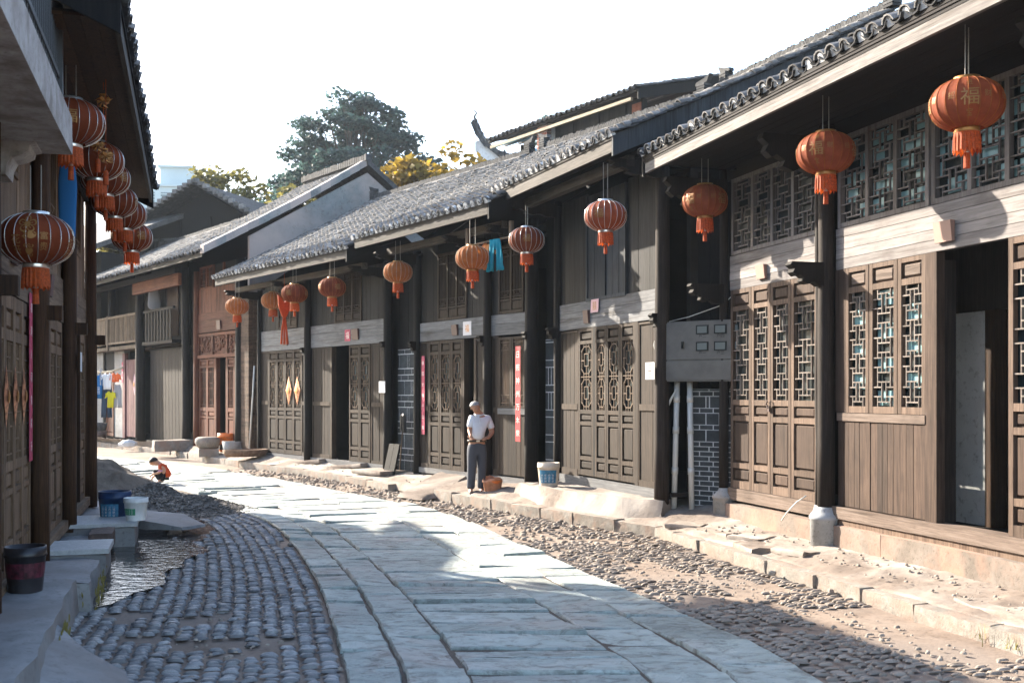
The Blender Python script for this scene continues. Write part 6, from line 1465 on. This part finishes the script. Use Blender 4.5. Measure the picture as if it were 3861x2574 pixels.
def old_man(loc, rz):
    t = thing('person', 'grey-haired man in white polo shirt and dark trousers looking down at his hands', 'person', loc, rz)
    J = [(.02, 0, .86, .095, .07)]; E = []
    c = chain(J, E, 0, [(.035, .0, 1.03, .125, .085), (.07, .005, 1.20, .145, .10), (.062, -.005, 1.325, .075, .065)])
    ch = 2; nk = chain(J, E, 3, [(.035, -.03, 1.385, .050)])
    chain(J, E, nk, [(.000, -.060, 1.425, .062, .068), (-.022, -.068, 1.475, .074, .084), (-.030, -.055, 1.525, .066, .078), (-.032, -.045, 1.556, .036, .045)])
    a = chain(J, E, ch, [(-.075, -.03, 1.285, .058), (-.125, -.055, 1.08, .043), (-.150, -.185, 1.00, .029)]); hand(J, E, a, (-.150, -.185, 1.00), (-.12, -.8, -.2), (.2, 0, 1))
    a = chain(J, E, ch, [(.225, .025, 1.28, .060), (.300, .0, 1.045, .046), (.165, -.185, .960, .030)]); hand(J, E, a, (.165, -.185, .960), (-.8, -.45, -.05), (0, -.3, 1))
    for sx, kx, ax in ((-.065, -.075, -.085), (.105, .11, .105)): chain(J, E, 0, [(sx, .0, .80, .088), (kx, -.02, .47, .060), (ax, .015, .085, .042), (ax - .035, -.12, .035, .036, .026)])
    skinned('body', J, E, 'skin', t)
    J = [(.02, 0, .90, .172, .134)]; E = []; chain(J, E, 0, [(.035, -.004, 1.03, .172, .128), (.072, .0, 1.20, .172, .12), (.062, -.003, 1.315, .088, .08), (.052, -.012, 1.345, .070, .066)])
    for p in ([(-.085, -.032, 1.285, .074), (-.108, -.045, 1.18, .066), (-.122, -.053, 1.12, .060)], [(.235, .025, 1.275, .076), (.272, .012, 1.16, .068), (.292, .004, 1.09, .062)]): chain(J, E, 2, p)
    s = skinned('polo_shirt', J, E, 'shirt_white', t)
    MB().tube([(.052 + .072 * math.cos(q), -.014 + .068 * math.sin(q), 1.352 + .012 * math.sin(q)) for q in [2 * math.pi * i / 16 for i in range(17)]], .014, 6, False).build('collar', 'shirt_white', s, smooth=True)
    MB().tube([(.030, -.088, 1.33), (.032, -.118, 1.27), (.035, -.128, 1.20)], .009, 5).build('placket', 'shirt_white', s, smooth=True)
    J = [(.02, 0, .935, .150, .116), (.02, 0, .85, .165, .125)]; E = [(0, 1)]
    for sx, kx, ax in ((-.06, -.072, -.082), (.10, .108, .105)): chain(J, E, 1, [(sx, .0, .70, .108, .10), (kx, -.012, .47, .086, .084), (ax, .012, .16, .076, .074), (ax, .010, .075, .080, .080)])
    skinned('trousers', J, E, 'trousers', t)
    MB().lathe([(1, -.018), (1.03, -.014), (1.03, .014), (1, .018)], (.024, 0, .905), 24, .163, .126, caps=False).build('belt', 'belt', t, smooth=True); MB().box(-.03, .03, -.137, -.128, .89, .922).build('buckle', 'silver', t)
    for ax in (-.085, .105):
        J = [(ax, .04, .045, .042, .040)]; E = []; chain(J, E, 0, [(ax - .015, -.04, .040, .044, .036), (ax - .035, -.13, .030, .042, .026), (ax - .042, -.165, .024, .030, .018)]); skinned('shoe', J, E, 'shoe', t)
    hair_cap(t, 'hair_grey', (-.026, -.040, 1.500), (.088, .106, .082), -.35)
    for sx in (-.022, .026): MB().lathe([(.002, -.006), (.009, 0), (.002, .006)], (-.024 + sx, -.146, 1.455), 8).build('eye', 'hair_black', t)
    MB().tube([(-.022, -.146, 1.462), (-.026, -.168, 1.428), (-.024, -.150, 1.424)], [.006, .012, .008], 6).build('nose', 'skin', t, smooth=True)
    for sx in (-.076, .070): MB().lathe([(.004, -.028), (.014, 0), (.004, .03)], (-.020 + sx, -.05, 1.455), 8, .6, 1).build('ear', 'skin', t, smooth=True)
    MB().tube([(-.045, -.136, 1.405), (-.022, -.142, 1.402), (.0, -.136, 1.405)], .004, 5).build('mouth', 'dark_stone', t)
    return t
old_man((-.62, 18.42, .128), .35)
def boy(loc, rz, s=1.):
    t = thing('person', 'crouching child in an orange-red shirt and black trousers beside the heaps', 'person', loc, rz); t.scale = (s,) * 3
    J = [(.085, 0, .125, .075, .085)]; E = []
    chain(J, E, 0, [(.105, 0, .215, .075, .085), (.055, 0, .320, .070, .085), (-.02, 0, .372, .036), (-.085, 0, .392, .050, .056), (-.150, 0, .412, .078, .074), (-.205, 0, .408, .074, .072), (-.245, 0, .395, .045)])
    a = chain(J, E, 2, [(.005, -.095, .325, .034), (.030, -.125, .222, .026), (-.135, -.105, .185, .019)]); hand(J, E, a, (-.135, -.105, .185), (-.8, 0, -.6), (0, 0, 1), .65)
    a = chain(J, E, 2, [(.000, .095, .325, .034), (-.090, .115, .210, .026), (-.215, .085, .115, .019)]); hand(J, E, a, (-.215, .085, .115), (-.6, 0, -.8), (-.5, 0, 1), .65)
    for sy in (-1, 1): chain(J, E, 0, [(.06, sy * .062, .130, .052), (-.125, sy * .075, .255, .042), (-.005, sy * .062, .055, .030), (-.075, sy * .064, .022, .026, .018)])
    skinned('body', J, E, 'skin_child', t)
    J = [(.092, 0, .105, .086, .098)]; E = []; chain(J, E, 0, [(.108, 0, .215, .086, .098), (.058, 0, .322, .080, .096), (-.012, 0, .368, .046, .05)])
    for sy in (-1, 1): k = chain(J, E, 2, [(.008, sy * .098, .322, .046), (.020, sy * .115, .262, .040)])
    sh = skinned('shirt', J, E, 'child_red', t)
    for sy in (-1, 1): MB().lathe([(.043, -.008), (.046, 0), (.043, .008)], (.022, sy * .117, .252), 12, caps=False).build('cuff', 'lilac', sh, smooth=True)
    MB().lathe([(.040, -.008), (.044, .0), (.040, .008)], (-.026, 0, .378), 12, caps=False).build('collar', 'lilac', sh, smooth=True)
    J = [(.075, 0, .122, .070, .088)]; E = []
    for sy in (-1, 1): chain(J, E, 0, [(.045, sy * .064, .138, .060), (-.125, sy * .075, .258, .053), (-.03, sy * .066, .105, .045), (-.008, sy * .063, .070, .038)])
    skinned('trousers', J, E, 'child_black', t)
    for sy in (-1, 1):
        J = [(.012, sy * .062, .030, .030, .026)]; E = []; chain(J, E, 0, [(-.05, sy * .063, .026, .030, .022), (-.095, sy * .064, .020, .024, .016)]); skinned('shoe', J, E, 'cloth_grey', t)
    hair_cap(t, 'hair_black', (-.165, 0, .425), (.102, .084, .082), .0, R(90))
    MB().tube([(-.262, 0, .372), (-.285, 0, .362), (-.268, 0, .352)], [.006, .010, .007], 6).build('nose', 'skin_child', t, smooth=True)
    for sy in (-1, 1): MB().lathe([(.003, -.018), (.010, 0), (.003, .018)], (-.135, sy * .076, .395), 8).build('ear', 'skin_child', t, smooth=True); MB().lathe([(.002, -.004), (.006, 0), (.002, .004)], (-.250, sy * .028, .385), 6).build('eye', 'hair_black', t)
    return t
boy((-7.08, 21.85, .02), -.1, 1.05)

# ---- washing under the eave and on the far pole
def cloth(par, xs, top, bot, mat, y=0., fold=.022, n=22, seed=0.):
    """hanging cloth with vertical folds between two outlines, a few millimetres thick"""
    V = []; K = 5; Fc = []
    for sd_ in (0, 1):
        for i in range(n + 1):
            x = xs[0] + (xs[1] - xs[0]) * i / n; a, b = top(x), bot(x)
            for k in range(K + 1):
                f = k / K; V.append((x + .012 * math.sin(5 * f + i), y + fold * (.35 + .65 * f) * math.sin(i * 1.25 + seed + .6 * f) + .010 * sd_, a + (b - a) * f - .008 * math.sin(i * 1.9) * f))
    m1 = (n + 1) * (K + 1); I = lambda s_, i, k: s_ * m1 + i * (K + 1) + k
    for i in range(n):
        for k in range(K): Fc.append((I(0, i, k), I(0, i + 1, k), I(0, i + 1, k + 1), I(0, i, k + 1))); Fc.append((I(1, i, k), I(1, i, k + 1), I(1, i + 1, k + 1), I(1, i + 1, k)))
        for k in (0, K): Fc.append((I(0, i, k), I(1, i, k), I(1, i + 1, k), I(0, i + 1, k)))
    return MB().add(V, Fc).build('garment', mat, par, smooth=True)
def tee(par, x, z, y, w_, hh, mat, sl=.16, name='garment'):
    e = w_ / 2; return cloth(par, (x - e - sl, x + e + sl), lambda q: z - (max(0, abs(q - x) - e * .5)) * .55 - (.045 if abs(q - x) < e * .35 else 0), lambda q: z - hh if abs(q - x) <= e else z - .16 - (abs(q - x) - e) * .75, mat, y, seed=w_ * 40)
def pants(par, x, z, y, w_, hh, mat, spread=.05):
    e = w_ / 2; return cloth(par, (x - e - spread, x + e + spread), lambda q: z - max(0, abs(q - x) - e) * 5, lambda q: z - (hh if abs(q - x) > e * .22 else hh * (.32 + abs(q - x) * .5)), mat, y, .018, seed=hh * 9)
u2 = math.atan2(-.8346, .5508)
t = thing('clothes_pole', 'wooden pole slung under the eave above the old man', 'pole', (-.78, 18.3, 4.32), math.atan2(-.743, .669)); MB().tube([(0, 0, 0), (1.2, 0, .05)], .018, 8).build('rod', 'rail_wood', t)
for x in (.05, 1.15): MB().box(x - .03, x + .03, -.03, .03, -.08, .30).build('strap', 'rail_wood', t)
for nm, mat, x, z, fn, lab in (('shirt', 'cloth_orange', .55, 4.30, 't', 'pale orange long shirt drying on the eave pole'), ('shirt', 'cloth_red', .18, 4.16, 't', 'bright orange-red shirt drying behind the faded lantern'), ('trousers', 'cloth_teal', .80, 4.31, 'p', 'teal trousers drying on the eave pole')):
    o = thing(nm, lab, 'clothing', (-.78 + x * .669, 18.3 - x * .743, z + .05), math.atan2(-.743, .669))
    tee(o, 0, 0, .02, .22, .46, mat, .10) if fn == 't' else pants(o, 0, 0, -.05, .24, .52, mat, .07)
t = thing('clothes_pole', 'pale curved bamboo pole carrying the far laundry', 'pole', (-12.85, 33.0, 2.50), R(-24)); MB().tube([(0, 0, .03), (.35, 0, -.04), (.75, 0, -.02), (1.25, 0, .10)], .03, 8).build('rod', 'pale_wood', t, smooth=True); MB().tube([(.15, 0, 0), (.2, 0, .35), (.1, 0, .75)], .01, 5).build('cord', 'rail_wood', t)
W = [('shirt', 'cloth_pink', .0, 2.30, .20, .5, 't', 'small pale pink garment on the far bamboo pole'), ('shirt', 'cloth_blue', .28, 2.42, .38, .75, 't', 'dark blue dress on the far bamboo pole'), ('shirt', 'cloth_white', .70, 2.45, .34, .5, 't', 'white child\'s top on the far bamboo pole'), ('trousers', 'cloth_navy', .62, 2.05, .34, .95, 'p', 'dark teal trousers on the far bamboo pole'), ('skirt', 'cloth_yellow', .80, 1.90, .24, .5, 't', 'bright yellow garment on the far bamboo pole'), ('shirt', 'cloth_red', 1.02, 2.45, .26, .28, 't', 'small red-orange top on the far bamboo pole'), ('trousers', 'cloth_grey', 1.05, 2.1, .22, .7, 'p', 'grey and white trousers on the far bamboo pole')]
for i, (nm, mat, x, z, w_, hh, fn, lab) in enumerate(W):
    o = thing(nm, lab, 'clothing', (-12.85 + x * .913, 33.0 - x * .407 - .05 * (i % 3), z), R(-24))
    g = tee(o, 0, 0, 0, w_, hh, mat, .08) if fn == 't' else pants(o, 0, 0, 0, w_, hh, mat, .05)
    if mat == 'cloth_blue':
        for k in range(5): MB().box(-.17, .17, -.075, -.068, -.42 - k * .045, -.405 - k * .045).build('stripe', 'cloth_white', o)
t = thing('hanging_cloth', 'blue cloth hanging from the left house under the balcony', 'cloth', tuple(lp(2.9, -.25, 3.35)), hL.rotation_euler.z); J = [(0, 0, 1.0, .05, .03)]; E = []; chain(J, E, 0, [(.02, 0, .6, .10, .03), (0, 0, .0, .08, .03)]); skinned('cloth', J, E, 'cloth_blue', t)
t = thing('hanging_cloth', 'grey-white cloth hanging in the upper opening of the balcony house', 'cloth', tuple(P2(hD, 5.6, -.15)), hD.rotation_euler.z); t.location.z = 4.4; J = [(0, 0, 1.0, .12, .03)]; E = []; chain(J, E, 0, [(.02, 0, .5, .2, .03), (.08, 0, .05, .25, .03)]); skinned('cloth', J, E, 'cloth_grey', t)

bpy.data.scenes.remove(WORK)
# ================================================================ haze
hz, nt, b = newmat('haze'); nt.nodes.remove(b); pv_ = N(nt, 'ShaderNodeVolumePrincipled'); pv_.inputs['Color'].default_value = (.80, .90, 1.0, 1); pv_.inputs['Density'].default_value = .00045; pv_.inputs['Anisotropy'].default_value = .2
nt.links.new(pv_.outputs[0], nt.nodes['Material Output'].inputs['Volume'])
HAZE = True
if HAZE:
    o = MB().box(-70, 60, -12, 160, -1.1, 31).build('haze', 'haze'); o['kind'] = 'stuff'; o['label'] = 'thin bluish haze in the air'; o['category'] = 'haze'
